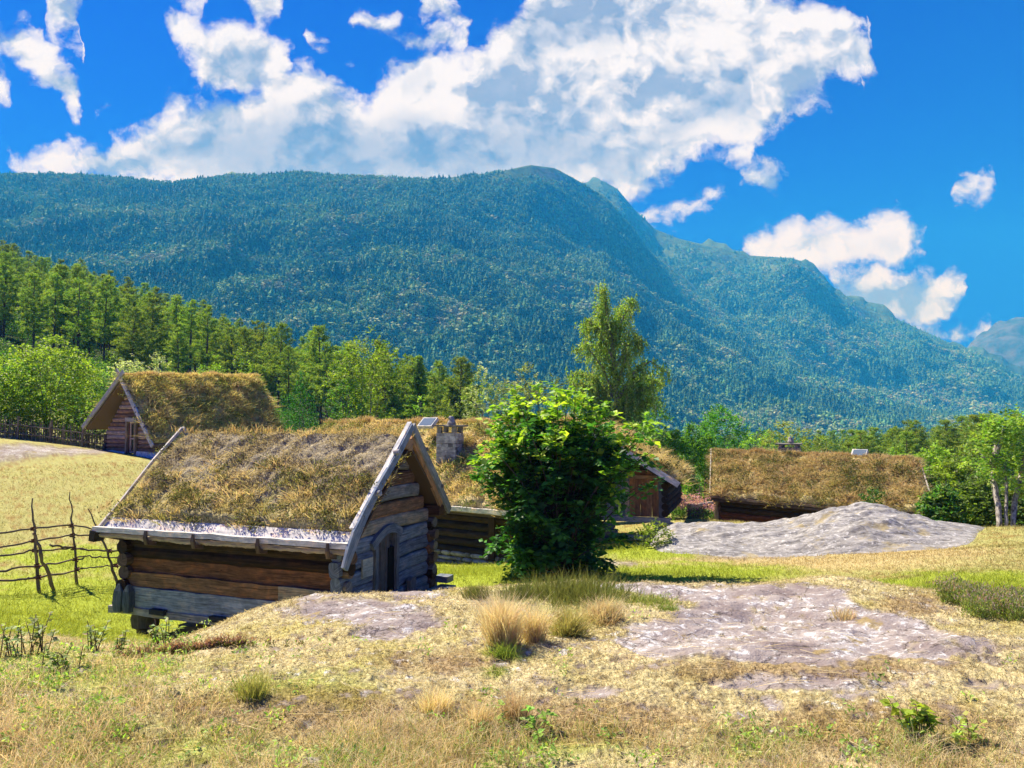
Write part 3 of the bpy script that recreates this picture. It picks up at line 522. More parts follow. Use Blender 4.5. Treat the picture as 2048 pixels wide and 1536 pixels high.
# ------------------------------------------------------------------ sod roofs
m, t, out = material('turf'); c = t.attr('Col', 'Color'); tc = t.n('TexCoord', 3); na = t.noise(tc, 22, 7, .7); nb = t.noise(tc, 5, 4, .6)
M_turf = finish(m, t, out, t.mix(1.0, c, t.mix(t.rng(na, .32, .68), (.35, .33, .32, 1), (1.5, 1.45, 1.4, 1)), 'MULTIPLY'), .95, t.bump(na, 1.0, .05), .1)
STRAW = (.78, .66, .40); OLIVE = (.34, .33, .08); PEAT = (.40, .34, .26); MOSSY = (.30, .26, .10); HEATH = (.07, .08, .025)
def roof(par, corners, thick, pal, seed, n_fuzz, n_tuft, tuft_h=(.15, .4), scale=1.0, fuzz_h=.07, ridge_grass=0, upper_peat=.0, wf=1.0):
    """corners: eaveL, eaveR, ridgeL, ridgeR, backL, backR of the sod surface; builds turf + grass under the roof part `par`"""
    pal = [np.array(c) * [.93, 1.0, .93] for c in pal]; eL, eR, rL, rR, bL, bR = [np.array(c, float) for c in corners]; r = np.random.default_rng(seed)
    Fd = Field(); Vs = []; Qs = []; Cs = []; k = 0
    rl = np.linalg.norm(rR - rL)
    for side, (A, B) in enumerate(((eL, eR), (bL, bR))):
        nu = int(rl / (.045 * scale)); sl = np.linalg.norm(A - rL); nv = int(sl / (.045 * scale)); a, b = np.meshgrid(np.linspace(0, 1, nu), np.linspace(0, 1, nv))
        def S(a, b):
            a = a[..., None]; b = b[..., None]; return (A * (1 - a) + B * a) * (1 - b) + (rL * (1 - a) + rR * a) * b
        N = nrm(np.cross(B - A, rL - A)); N = N * np.sign(N[2]); bm = np.stack([a * rl, b * sl]);
        def H(a, b):
            x, y = a * rl + seed * 3.1 + side * 40, b * sl
            e = ss(0, .22 / rl, a) * ss(0, .22 / rl, 1 - a) * ss(0, .14 / sl, b)
            lump = fbm(x * .9, y * .9, 3, seed) * .10 + fbm(x * 3.2, y * 3.2, 4, seed + 3) * .11 + np.abs(fbm(x * 12, y * 12, 3, seed + 6)) * .07
            return e ** .6 * (thick + lump * scale) + (1 - e ** .6) * .01
        def color(a, b, n=None):
            x, y = a * rl + seed * 3.1 + side * 40, b * sl; f = fbm(x * .7, y * .7, 4, seed + 9); g = fbm(x * 4, y * 4, 3, seed + 11)
            c = lerp(np.broadcast_to(np.array(pal[0]), a.shape + (3,)), pal[1], ss(-.15, .3, f + .4 * g - upper_peat * (b - .35) * 2)); c = lerp(c, pal[2], ss(.1, .45, -f + .6 * g) * .8 * (1 - upper_peat * b)); return lerp(c, HEATH, ss(.3, .6, g) * .7)
        h = H(a, b); Vt = S(a, b) + N * h[..., None]
        lo = b > .93; Vt[..., 2] -= np.where(lo, (b - .93) ** 2 * 8 * sl * .3, 0)
        Vs.append(Vt.reshape(-1, 3)); Qs.append((grid_faces(nv, nu) if side == 0 else grid_faces(nv, nu)[:, ::-1]) + k); Cs.append(color(a, b).reshape(-1, 3)); k += a.size
        nf = int(n_fuzz * (1 if side == 0 else .35)); pa, pb = r.random(nf) * .98 + .01, r.random(nf) * .93 + .07
        root = S(pa, pb) + N * (H(pa, pb) - .02)[:, None]; cc = color(pa, pb) * (1.05 + .3 * r.normal(size=(nf, 1))).clip(.4, 1.9); x = pa * rl; y = pb * sl
        gm = ss(-.25, .35, fbm(x * 1.3 + 5, y * 1.3, 3, seed + 20)) ; hh = fuzz_h * (.4 + r.random(nf)) * (.6 + 1.2 * gm)
        Fd.grass(root, N * .6 + np.array([0, 0, .6]), hh, .012 * scale * wf, .45, .5, cc * .8, (cc * [1.15, 1.1, .9]).clip(0, .9))
        nt_ = int(n_tuft * (1 if side == 0 else .3))
        for _ in range(nt_):
            a_, b_ = r.random(), r.random()
            if upper_peat and r.random() < upper_peat * ss(.35, .8, np.array(b_)) : continue
            if b_ > .97: continue
            kind = r.choice(3, p=(.5, .25, .25)); q = np.array([a_]), np.array([b_]); c0 = (S(*q) + N * (H(*q) - .03)[:, None])[0]
            if kind < 2:
                n = r.integers(30, 130); ht = r.uniform(*tuft_h) * r.choice([.6, 1, 1, 1.5]) * (1 if kind == 0 else .7); rad = r.uniform(.05, .16) * scale
                rt = c0 + r.normal(0, rad, (n, 3)) * [1, 1, .12]; rt[:, 2] -= np.abs(rt[:, 2] - c0[2]) * 0; off = rt - c0; rt = rt - N * (off @ N)[:, None]
                ctip = STRAW if kind == 0 else (.54, .50, .20); cb = (.45, .37, .14) if kind == 0 else OLIVE
                Fd.grass(rt, nrm(off * 2.2 + np.array([0, 0, .30])), ht * r.uniform(.5, 1.1, n), .011 * scale * wf, .22, .28, jit(cb, n), jit(ctip, n))
            else:
                n = r.integers(60, 160); rad = r.uniform(.06, .16) * scale; rt = c0 + r.normal(0, 1, (n, 3)) * rad * [1, 1, .6] + N * .05; cN = pal[3] if len(pal) > 3 else HEATH
                d = nrm(r.normal(size=(n, 3)) + [0, 0, .8]); Fd.leaves(rt, d, nrm(r.normal(size=(n, 3)) + [0, 0, 1]), .05 * scale * (.6 + r.random(n)), .026 * scale, jit(cN, n, .3))
    if ridge_grass:
        n = ridge_grass; a = r.random(n); f = ss(-.2, .4, fbm(a * rl * 1.1 + 50, a * 0 + seed, 3, seed)); rt = rL + (rR - rL) * a[:, None] + np.array([0, 0, thick * .75]) + r.normal(0, .12, (n, 3)) * [1, 1, .15]
        Fd.grass(rt, (0, 0, 1), (.10 + .22 * f) * r.uniform(.4, 1.2, n), .012 * scale * wf, .25, .3, jit((.36, .29, .10), n), jit((.70, .53, .26), n))
    # end faces of the sod
    tf = mesh('turf', np.concatenate(Vs), [np.concatenate(Qs)], M_turf, np.concatenate(Cs), par, True)
    g_ = Fd.build('grass', M_dry, par); g_['kind'] = 'stuff'; return tf
class Fr:                                           # local frame of a building: x along the ridge (to the viewer's right), y to the back
    def __init__(s, o, yaw): s.o = np.array([o[0], o[1], 0.]); s.ex = np.array([math.cos(yaw), -math.sin(yaw), 0]); s.ey = np.array([math.sin(yaw), math.cos(yaw), 0]); s.yaw = yaw
    def __call__(s, x, y, z): return s.o + s.ex * x + s.ey * y + np.array([0, 0, z])
GREYW = (.30, .31, .31); BLUEW = (.20, .25, .31); PALEW = (.50, .50, .48); BROWNW = (.23, .125, .06); DARKW = (.045, .03, .02); REDW = (.28, .16, .11)
def pick(cols, v=.15): c = np.array(random.choice(cols)); return (c * (1 + RNG.normal(0, v))).clip(.01, .8)
def log_wall(mb, fr, axis, fixed, a0, a1, z0, z1_, hl, cols, ext=.25, r=.13, off=0., gable=None, skip=None):
    """stacked logs. axis 'x': wall runs along x at y=fixed. gable(z)->(lo,hi) limits along the wall"""
    z = z0 + hl / 2 + off
    while z < z1_ - hl * .25:
        lo, hi = a0 - ext * random.uniform(.7, 1.1), a1 + ext * random.uniform(.7, 1.1)
        if gable is not None:
            g = gable(z)
            if g is not None: lo, hi = g
        if hi - lo < .15: break
        segs = [(lo, hi)]
        if skip is not None and skip[2] < z + hl * .3 and skip[3] > z - hl * .3: segs = [(lo, skip[0]), (skip[1], hi)]
        c = pick(cols)
        for s0, s1 in segs:
            p = (lambda a: fr(a, fixed, z)) if axis == 'x' else (lambda a: fr(fixed, a, z))
            mb.log(p(s0), p(s1), r, hl * .52, col=c, wob=.012, sides=10)
        z += hl

# ================================================================== THE NEAR STOREHOUSE
hut = empty('log_storehouse', (-4.6, 14.9, -4.2), 0, label='nearest cabin, small raised log storehouse with patchy brown turf roof and gable in blue grey shade', cat='cabin')
H = Fr((-1.91, 14.16), math.radians(21.1)); RZ = -.20
mb = MB()
xl, xr, yf, yb = -5.0, -.34, -1.74, 1.28; zf = -3.40
# front wall: dark upper logs, brown middle logs, one wide plank below painted in the blue of shade
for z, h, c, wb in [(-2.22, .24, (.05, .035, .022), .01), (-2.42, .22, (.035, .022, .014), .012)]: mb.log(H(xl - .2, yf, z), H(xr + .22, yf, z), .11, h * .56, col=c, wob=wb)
mb.beam(H(xl, yf + .02, -2.66), H(xr, yf + .02, -2.66), .16, .27, col=(.20, .10, .045), seg=16, wob=.008)
mb.beam(H(xl, yf - .02, -2.92), H(xr, yf - .02, -2.93), .18, .26, col=(.26, .155, .075), seg=16, wob=.009)
mb.beam(H(xr - 1.15, yf - .13, -2.90), H(xr - .03, yf - .13, -2.91), .05, .23, col=(.36, .33, .24), seg=5)
mb.beam(H(xl - .12, yf - .06, -3.235), H(xr - .02, yf - .06, -3.25), .16, .38, col=(.30, .37, .44), seg=18, wob=.005)
mb.beam(H(xl - .34, yf - .03, -3.49), H(xr + .1, yf - .03, -3.50), .30, .13, col=(.36, .37, .38), seg=18, wob=.006)
for x in (-4.10, -2.72): mb.beam(H(x - .17, yf - .20, -3.44), H(x + .17, yf - .20, -3.44), .10, .09, col=(.05, .055, .06), seg=1, wob=0)
# upright corner blocks with pointed tops at the left end
for x, w_ in ((xl - .02, .20), (xl + .20, .16)):
    q = [H(x, yf - .22, z) for z in (-3.5, -3.35, -3.12, -3.0)]; mb.tube(q, [w_ * .42, w_ * .55, w_ * .45, w_ * .12], [.06, .07, .06, .03], up=H.ey, col=(.10, .13, .16), square=True)
log_wall(mb, H, 'x', yb, xl, xr, zf, -1.95, .24, [DARKW, BROWNW, (.1, .07, .05)], .2)
log_wall(mb, H, 'y', xl, yf, yb, zf, -2.05, .24, [DARKW, (.12, .09, .07)], .24, gable=lambda z: None)
def gab(z):
    if z < -1.98: return None
    k = (-z - .25) / 1.75; return (yf * k, yb * k) if k > .05 else (0, 0)
log_wall(mb, H, 'y', xl, yf, yb, -1.98, -.2, .22, [GREYW, (.15, .1, .07)], gable=gab)
# right gable: wide weathered logs, the shade's blue painted into their grey, brown patches
z = zf + .02; i = 0
gc_ = [(.15, .20, .27), (.165, .215, .29), (.18, .24, .32), (.145, .19, .27), (.19, .25, .33), (.30, .29, .24), (.24, .15, .09), (.22, .24, .25), (.16, .10, .065), (.19, .20, .21), (.13, .085, .055), (.1, .07, .05)]
while z < -.5:
    h = .27; zc = z + h / 2; g = gab(zc); lo, hi = (yf - .16 - .05 * (i % 2), yb + .14 + .08 * (i % 2)) if g is None else g
    segs = [(lo, hi)]
    if -3.25 < zc < -1.95: segs = [(lo, -.80), (-.12, hi)]
    for s0, s1 in segs:
        if s1 - s0 > .12:
            p0, p1 = H(xr, s0, zc), H(xr, s1, zc + .03); tt = np.linspace(0, 1, 15); pts = p0 + (p1 - p0) * tt[:, None]; pts[:, 2] += .035 * np.sin(tt * 3.1) * (1 if i % 2 else .4)
            mb.tube(pts, .10, h * .495, col=gc_[min(i, 11)], sides=12, jit=.015, hewn=True)
    z += h; i += 1
# stub ends of the side logs poking out beside the gable
for k in range(6):
    zc = -3.2 + k * .235
    for y in (yf, yb):
        if y == yf and zc > -2.2: continue
        mb.log(H(xr - .1, y, zc), H(xr + random.uniform(.16, .28), y, zc), .10, .10, col=pick([(.20, .13, .08), (.15, .12, .1), (.16, .17, .18)]), seg=3)
mb.beam(H(xl - .1, -.02, -.42), H(.02, -.02, -.42), .16, .2, col=(.36, .25, .15), seg=8)     # ridge pole
mb.beam(H(xl, yb + .05, -1.78), H(xr + .34, yb + .05, -1.78), .2, .2, col=(.10, .055, .035), seg=6)
# sill, ledge and step board below the door
mb.beam(H(xr + .02, yf - .2, -3.36), H(xr + .02, yb + .25, -3.36), .26, .24, col=(.18, .23, .29), seg=8)
mb.build('wall', M_log, hut)
mb = MB(); mb.beam(H(xr + .36, -.75, -3.36), H(xr + .36, yb + .34, -3.38), .34, .10, col=(.24, .30, .36), seg=6); mb.beam(H(xr + .28, yb + .12, -3.2), H(xr + .28, yb + .42, -3.2), .3, .12, col=(.15, .19, .24), seg=2); mb.build('step', M_wood, hut)
# door
dr = None
mb = MB(); z0, z1d = -3.14, -2.02
for k, y in enumerate(np.linspace(-.70, -.36, 3)): mb.beam(H(xr + .05, y, z0), H(xr + .05, y, z1d + .03 * (k == 1)), .15, .05, up=H.ex, col=(.11, .105, .10), seg=6, wob=.003)
dr = mb.build('door', M_wood, hut)
mb = MB(); mb.beam(H(xr + .09, -.26, z0), H(xr + .09, -.26, -2.3), .20, .02, up=H.ex, col=(.008, .008, .008), seg=1, wob=0); mb.build('dark_gap_board', M_wood, dr)  # near-black board, the shade inside the door gap put into its colour
mb = MB()
mb.beam(H(xr + .10, -.84, -3.2), H(xr + .10, -.84, -2.12), .10, .10, up=H.ex, col=(.12, .15, .18), seg=8); mb.beam(H(xr + .10, -.10, -3.2), H(xr + .10, -.10, -1.98), .09, .10, up=H.ex, col=(.14, .165, .20), seg=8)
an = np.linspace(0, 1, 12); arc = np.array([H(xr + .11, -.98 + 1.02 * a, -2.17 + .25 * math.sin(a * 2.6) - .02) for a in an]); mb.tube(arc, .05, .075, up=(0, 0, 1), square=True, col=(.14, .18, .23))
mb.beam(H(xr + .13, -.92, -3.18), H(xr + .13, .05, -3.16), .10, .12, col=(.20, .25, .30), seg=4)
q = [H(xr + .2, .32, z) for z in (-3.26, -3.14, -3.0, -2.95)]; mb.tube(q, [.11, .07, .11, .03], .05, up=H.ex, col=(.12, .13, .15), square=True)
mb.build('door_frame', M_wood, dr)
mb = MB(); mb.beam(H(xr + .12, -1.28, -2.52), H(xr + .12, -.95, -2.52), .03, .32, col=(.30, .345, .32), seg=1, wob=.001); mb.build('patch_board', M_wood, hut)
# roof body, boards, bark, sod
rf = mesh('roof', np.array([H(-5.5, -1.98, -2.12), H(0, -1.98, -2.12), H(-5.5, 0, RZ - .22), H(0, 0, RZ - .22), H(-5.5, 1.55, -1.86), H(0, 1.55, -1.86),
     H(-5.5, -1.98, -2.17), H(0, -1.98, -2.17), H(-5.5, 0, RZ - .28), H(0, 0, RZ - .28), H(-5.5, 1.55, -1.91), H(0, 1.55, -1.91)]),
     [np.array([[0, 1, 3, 2], [2, 3, 5, 4], [6, 8, 9, 7], [8, 10, 11, 9], [0, 6, 7, 1], [4, 5, 11, 10], [0, 2, 8, 6], [2, 4, 10, 8], [1, 7, 9, 3], [3, 9, 11, 5]])], M_wood, np.tile((.12, .085, .06), (12, 1)), hut)
def bark_strip(a, b, outw, drop, n, name, parent, col=(.62, .60, .55)):
    """ragged birch bark hanging below the eave"""
    tt = np.linspace(0, 1, n); sx = tt * np.linalg.norm(b - a); V = []
    nd = np.clip(drop * (.55 + .9 * np.abs(fbm(sx * 1.3, sx * 0 + 3, 4, 44)) + .06 * RNG.random(n)), .02, .4)
    for k, (f, g) in enumerate(((0, 0), (.5, .4), (1, 1))):
        p = a + (b - a) * tt[:, None] + outw * (.03 * math.sin(f * 3)) ; p = p + np.array([0, 0, -1.0]) * (nd * g)[:, None] + outw * (fbm(sx * 3, sx * 0 + k, 3, 45) * .03)[:, None]; V.append(p)
    V = np.array(V); V2 = V + outw * -.012; n_ = V[0].shape[0] * 3
    f1 = grid_faces(3, n); Vv = np.concatenate([V.reshape(-1, 3), V2.reshape(-1, 3)]); G = np.zeros((len(Vv), 3)); G[:, 0] = np.tile(sx, 6); G[:, 1] = np.repeat(np.arange(6) * .07, n)
    return mesh(name, Vv, [np.concatenate([f1, f1[:, ::-1] + n_])], M_wood, np.tile(col, (len(Vv), 1)), parent, True, G)
mb = MB(); mb.beam(H(-5.62, -2.04, -2.0), H(.02, -2.04, -2.0), .11, .095, col=(.66, .66, .64), seg=22, wob=.006); eb = mb.build('eave_board', M_wood, rf)
bark_strip(H(-5.55, -2.0, -2.08), H(-.02, -2.0, -2.08), -H.ey, .12, 160, 'birch_bark', rf, (.42, .36, .28))
# pale bark sheet lying on the lowest hand's breadth of the slope
mb = MB(); mb.beam(H(-5.55, -1.86, -1.925), H(-.05, -1.86, -1.925), .30, .012, up=(nrm(H.ey * -.72 + np.array([0, 0, .70]))), col=(.50, .50, .49), seg=30, wob=.004); mb.build('bark_sheet', M_pale, rf)
for x in (-4.25, -3.15, -1.75, -.35): # wooden hooks that carry the eave board
    mb = MB(); q = [H(x, -1.9, -2.22), H(x, -2.09, -2.18), H(x + .01, -2.14, -2.08), H(x + .01, -2.13, -1.96)]; mb.tube(q, [.03, .035, .03, .02], [.035, .04, .03, .02], up=(0, .3, .9), square=True, col=(.13, .10, .08)); mb.build('eave_hook', M_wood, rf)
mb = MB(); mb.beam(H(-5.66, -2.0, -2.12), H(-5.52, -2.0, -2.14), .22, .2, col=(.05, .04, .035), seg=1); mb.build('gutter_end', M_wood, rf)
def barge(pts, w_, th, col, name, parent, up):
    mb = MB(); mb.tube(np.array(pts), th / 2, w_, up=up, square=True, col=col, jit=.01); return mb.build(name, M_wood, parent)
bx = .03
barge([H(bx, -2.20, -2.34), H(bx, -2.06, -2.10), H(bx, -1.88, -1.84), H(bx, -1.60, -1.52), H(bx, -1.15, -1.10), H(bx, -.6, -.64), H(bx, 0.01, -.07)], [.07, .10, .11, .085, .07, .068, .068], .05, (.19, .25, .34), 'barge_board', rf, H.ey * -.7 + np.array([0, 0, .7]))
barge([H(bx, 0.02, -.07), H(bx, .5, -.61), H(bx, 1.0, -1.12), H(bx, 1.62, -1.82)], .085, .05, (.27, .29, .30), 'barge_board', rf, H.ey * .7 + np.array([0, 0, .7]))
barge([H(bx - .04, .05, -.26), H(bx - .04, .7, -.98), H(bx - .04, 1.3, -1.66)], .07, .05, (.42, .26, .13), 'barge_board', rf, H.ey * .7 + np.array([0, 0, .7]))
barge([H(bx - .09, .10, -.05), H(bx - .09, .6, -.58), H(bx - .09, 1.66, -1.73)], .02, .16, (.36, .36, .33), 'cover_board', rf, H.ey * .7 + np.array([0, 0, .7]))
barge([H(bx - .05, -1.92, -1.74), H(bx - .05, -1.5, -1.36), H(bx - .05, -.8, -.74), H(bx - .05, .0, .0)], .02, .09, (.62, .63, .62), 'cover_board', rf, H.ey * -.7 + np.array([0, 0, .7]))
barge([H(-5.56, -2.06, -2.05), H(-5.56, -1.5, -1.53), H(-5.56, -.8, -.83), H(-5.56, .0, -.12)], .03, .04, (.55, .54, .50), 'barge_board', rf, H.ey * -.7 + np.array([0, 0, .7]))
barge([H(-5.56, .0, -.13), H(-5.56, .8, -.90), H(-5.56, 1.6, -1.76)], .06, .06, (.4, .4, .38), 'barge_board', rf, H.ey * .7 + np.array([0, 0, .7]))
for y, z in ((-.62, -.50), (-1.28, -1.18)): mb = MB(); mb.log(H(bx - .02, y, z - .04), H(bx + .10, y, z - .03), .05, .05, col=(.30, .33, .38), seg=2); mb.build('roof_peg', M_wood, rf)
for y, z in ((.55, -.52), (1.22, -1.28)): mb = MB(); mb.beam(H(bx - .18, y, z), H(bx + .06, y, z), .05, .07, col=(.16, .16, .16), seg=1); mb.build('roof_peg', M_wood, rf)
mb = MB(); mb.log(H(-.3, -.10, -.42), H(bx - .01, -.10, -.42), .085, .09, col=(.40, .25, .14), seg=3)
mb.build('roof_peg', M_wood, rf)
roof(rf, [H(-5.50, -1.73, -1.86), H(-.02, -1.73, -1.86), H(-5.52, 0, RZ - .12), H(-.02, 0, RZ - .12), H(-5.52, 1.58, -1.82), H(-.02, 1.58, -1.82)], .13, (PEAT, (.46, .39, .22), (.36, .33, .13), (.14, .14, .05)), 3, 52000, 300, (.09, .24), 1.0, .05, 700, .8)
# post with a wide cap under the left corner, more posts out of sight behind the rock
def post(fr, x, y, ztop, name='post'):
    zb_ = z1(*fr(x, y, 0)[:2]) - .15; mb = MB(); zs = [zb_, zb_ + .3, ztop - .42, ztop - .30, ztop - .26, ztop - .12, ztop]; rs = [.17, .15, .14, .16, .24, .25, .23]
    mb.tube([fr(x, y, z) for z in zs], rs, up=fr.ex, sides=10, col=(.13, .12, .10), jit=.03); mb.build(name, M_wood, hut)
for x, y in ((xl + .28, yf + .1), (xl + .28, yb), (xr - .2, yb), (xr - .2, yf + .1)): post(H, x, y, -3.56)
mb = MB(); mb.beam(H(xl + 1.45, yf + .3, -4.25), H(xl + 1.45, yf + .3, -3.56), .14, .14, up=H.ey, col=(.11, .095, .08), seg=2); mb.build('post', M_wood, hut)
mb = MB()
for k, (x0, x1) in enumerate(((-3.9, -2.5), (-3.6, -2.1), (-3.2, -1.9))): mb.beam(H(x0, -1.2 - .1 * k, -4.12 + .02 * k), H(x1, .6 - .1 * k, -3.62), .12, .09, col=(.12, .10, .08), seg=3)
mb.beam(H(-4.5, -.9, -4.02), H(-3.6, -.9, -4.02), .3, .18, col=(.30, .28, .25), seg=2)
tag(mb.build('timber_pile', M_wood), 'loose timbers stored under the raised floor of the nearest storehouse', 'timber')

# ================================================================== LONG HOUSE behind it
lh = empty('log_house', (-1.5, 24.5, -4.4), 0, label='long low log house with straw coloured turf roof, stone footing and stone chimney', cat='cabin')
Lf = Fr((0.2, 21.7), math.radians(35.6)); LX = -11.6
mb = MB()
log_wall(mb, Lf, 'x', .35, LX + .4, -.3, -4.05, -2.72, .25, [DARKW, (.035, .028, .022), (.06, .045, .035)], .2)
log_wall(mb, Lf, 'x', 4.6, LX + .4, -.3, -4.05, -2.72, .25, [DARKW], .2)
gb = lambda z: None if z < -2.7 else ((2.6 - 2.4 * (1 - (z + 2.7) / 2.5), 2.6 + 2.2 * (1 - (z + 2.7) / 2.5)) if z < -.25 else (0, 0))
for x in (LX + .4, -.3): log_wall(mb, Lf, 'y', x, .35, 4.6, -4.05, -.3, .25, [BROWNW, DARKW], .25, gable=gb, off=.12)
for x in (-8.2, -4.35, -1.1): mb.beam(Lf(x, .2, -4.1), Lf(x, .2, -2.75), .22, .16, up=Lf.ey, col=DARKW, seg=4)
mb.build('wall', M_log, lh)
def stones(fr, x0, x1, y, z0, z1_, parent, name='footing', axis='x', depth=.25, col=(.26, .26, .23)):
    mb = MB(); z = z0
    while z < z1_:
        h = random.uniform(.11, .19); x = x0
        while x < x1:
            w_ = random.uniform(.22, .6); xc = x + w_ / 2; q = (fr(xc - w_ * .46, y, z + h / 2), fr(xc + w_ * .46, y, z + h / 2)) if axis == 'x' else (fr(y, xc - w_ * .46, z + h / 2), fr(y, xc + w_ * .46, z + h / 2))
            p0, p1 = q; tt = np.array([0, .12, .5, .88, 1.])[:, None]; mb.tube(p0 + (p1 - p0) * tt, depth / 2 * np.array([.75, .95, 1, .95, .7]), h / 2 * np.array([.6, .92, 1, .9, .6]), square=False, sides=8, ang0=math.pi / 8, col=pick([col, np.array(col) * 1.4, np.array(col) * .7]), jit=.05); x += w_ * .98
        z += h * .95
    return mb.build(name, M_stone, parent)
stones(Lf, LX + .3, -.2, .30, -4.75, -4.1, lh)
rf = mesh('roof', np.array([Lf(LX, 0, -2.72), Lf(.1, 0, -2.72), Lf(LX, 2.9, -.2), Lf(.1, 2.9, -.2), Lf(LX, 5.2, -2.3), Lf(.1, 5.2, -2.3), Lf(LX, 0, -2.8), Lf(.1, 0, -2.8), Lf(LX, 2.9, -.28), Lf(.1, 2.9, -.28), Lf(LX, 5.2, -2.38), Lf(.1, 5.2, -2.38)]),
     [np.array([[0, 1, 3, 2], [2, 3, 5, 4], [6, 8, 9, 7], [8, 10, 11, 9], [0, 6, 7, 1], [4, 5, 11, 10], [0, 2, 8, 6], [2, 4, 10, 8], [1, 7, 9, 3], [3, 9, 11, 5]])], M_wood, np.tile((.1, .08, .06), (12, 1)), lh)
mb = MB(); mb.beam(Lf(LX - .1, -.04, -2.62), Lf(.15, -.04, -2.62), .13, .13, col=(.70, .70, .67), seg=30, wob=.008); mb.build('eave_board', M_wood, rf)
bark_strip(Lf(LX, -.02, -2.68), Lf(.1, -.02, -2.68), -Lf.ey, .06, 120, 'birch_bark', rf, (.35, .30, .24))
roof(rf, [Lf(LX, .06, -2.6), Lf(.1, .06, -2.6), Lf(LX, 2.9, -.12), Lf(.1, 2.9, -.12), Lf(LX, 5.2, -2.2), Lf(.1, 5.2, -2.2)], .16, ((.62, .50, .28), (.70, .56, .29), (.44, .42, .15), (.18, .22, .06)), 8, 34000, 420, (.15, .38), 1.5, .13, 9000, wf=1.1)
def chimney(base, w_, h, parent, stone_col=(.46, .45, .40), yaw=0., cap=True):
    f = Fr(base[:2], yaw); z = base[2] - .45; mb = MB(); top = base[2] + h
    while z < top - .17:
        hh = random.uniform(.07, .11)
        for sx, sy, ax in ((0, -1, 'x'), (0, 1, 'x'), (1, 0, 'y'), (-1, 0, 'y')):
            a = -w_ / 2
            while a < w_ / 2 - .03:
                q = min(random.uniform(.14, .32), w_ / 2 - a); fx = w_ / 2 - .07
                p0, p1 = (f(a, sy * fx, z), f(a + q, sy * fx, z)) if ax == 'x' else (f(sx * fx, a, z), f(sx * fx, a + q, z))
                mb.tube([p0, p0 + (p1 - p0) * .1, p0 + (p1 - p0) * .9, p1], .085 * (1 + random.uniform(-.1, .1)), hh * .49 * np.array([.75, 1, 1, .75]), square=True, col=pick([stone_col, np.array(stone_col) * 1.15, np.array(stone_col) * .72])); a += q
        z += hh
    ch = mb.build('chimney', M_stone, parent)
    if cap:
        mb = MB()
        for a, b in ((-1, -1), (1, -1), (1, 1), (-1, 1)): mb.beam(f(a * (w_ / 2 - .08), b * (w_ / 2 - .08), top - .2), f(a * (w_ / 2 - .08), b * (w_ / 2 - .08), top), .14, .14, up=f.ey, col=(.3, .29, .26), seg=2)
        mb.beam(f(-w_ / 2 - .12, 0, top + .03), f(w_ / 2 + .12, 0, top + .03), w_ + .2, .05, col=(.24, .23, .2), seg=5, wob=.01); mb.build('cap_stone', M_stone, ch)
        mb = MB(); zc = top + .06; mb.tube([f(.05, 0, zc), f(.06, 0, zc + .08), f(.05, 0, zc + .18), f(.02, 0, zc + .26), f(.02, 0, zc + .30)], [.13, .15, .10, .08, .03], sides=8, up=f.ey, col=(.30, .29, .27), jit=.12); mb.build('top_stone', M_stone, ch)
    return ch
pc = P(900, 905, 25.1); chimney((pc[0], pc[1], pc[2]), .68, .86, lh, yaw=Lf.yaw * .5)
def skylight(par, c, w_, d, h, up_, ax, name='skylight'):
    mb = MB(); c = np.array(c, float); ax = nrm(ax); mb.beam(c - ax * w_ / 2, c + ax * w_ / 2, d, h, up=up_, col=(.55, .58, .58), seg=1, wob=0); o = mb.build(name, M_wood, par)
    mb = MB(); u_ = nrm(up_); mb.beam(c - ax * w_ * .42 + u_ * (h / 2 + .005), c + ax * w_ * .42 + u_ * (h / 2 + .005), d * .8, .012, up=up_, seg=1, wob=0); mb.build('pane', M_sky, o)
pc = P(856, 846, 26.3); skylight(lh, pc, .66, .45, .12, (-.3, -.6, .74), Lf.ex)

# ================================================================== BARN with plank gable
bn = empty('plank_barn', (3.2, 29, -4.2), 0, label='barn with brown vertical plank gable wall and grassy turf roof behind the leafy shrub', cat='barn')
Bf = Fr((5.55, 26.9), math.radians(18)); GW = 5.4          # x from -GW (left corner) to 0 (right corner), y back
mb = MB(); x = -GW + .35; i = 0
while x < -.38:
    w_ = random.uniform(.13, .24); grey = -2.35 < x < -1.55
    top = -2.15 + .0; mb.beam(Bf(x + w_ / 2, .35, -3.42), Bf(x + w_ / 2, .35, min(-1.75, -2.02 + .67 * min(-x, GW + x) )), w_ * .98, .04 + .012 * (i % 2), up=Bf.ey, col=pick([(.20, .22, .23), (.24, .26, .27)]) if grey else pick([(.36, .19, .095), (.30, .15, .07), (.42, .24, .12), (.22, .10, .05)]), seg=4, wob=.004); x += w_; i += 1
mb.beam(Bf(-1.5, .29, -3.4), Bf(-1.5, .29, -2.15), .14, .06, up=Bf.ey, col=(.45, .38, .28), seg=4); mb.beam(Bf(-2.42, .29, -3.4), Bf(-2.42, .29, -2.15), .12, .06, up=Bf.ey, col=(.38, .25, .14), seg=4)
wl = mb.build('plank_wall', M_wood, bn)
mb = MB(); mb.beam(Bf(-GW, .22, -3.5), Bf(.05, .22, -3.5), .22, .17, col=(.42, .41, .38), seg=12, wob=.01); mb.beam(Bf(-.25, .28, -3.45), Bf(-.25, .28, -1.95), .2, .16, up=Bf.ey, col=(.14, .14, .15), seg=4); mb.beam(Bf(-4.9, .28, -3.45), Bf(-4.9, .28, -1.95), .2, .16, up=Bf.ey, col=(.14, .14, .15), seg=4)
mb.beam(Bf(-4.9, .28, -1.98), Bf(-.25, .28, -1.98), .14, .12, col=(.34, .22, .12), seg=8)
mb.build('frame', M_wood, bn)
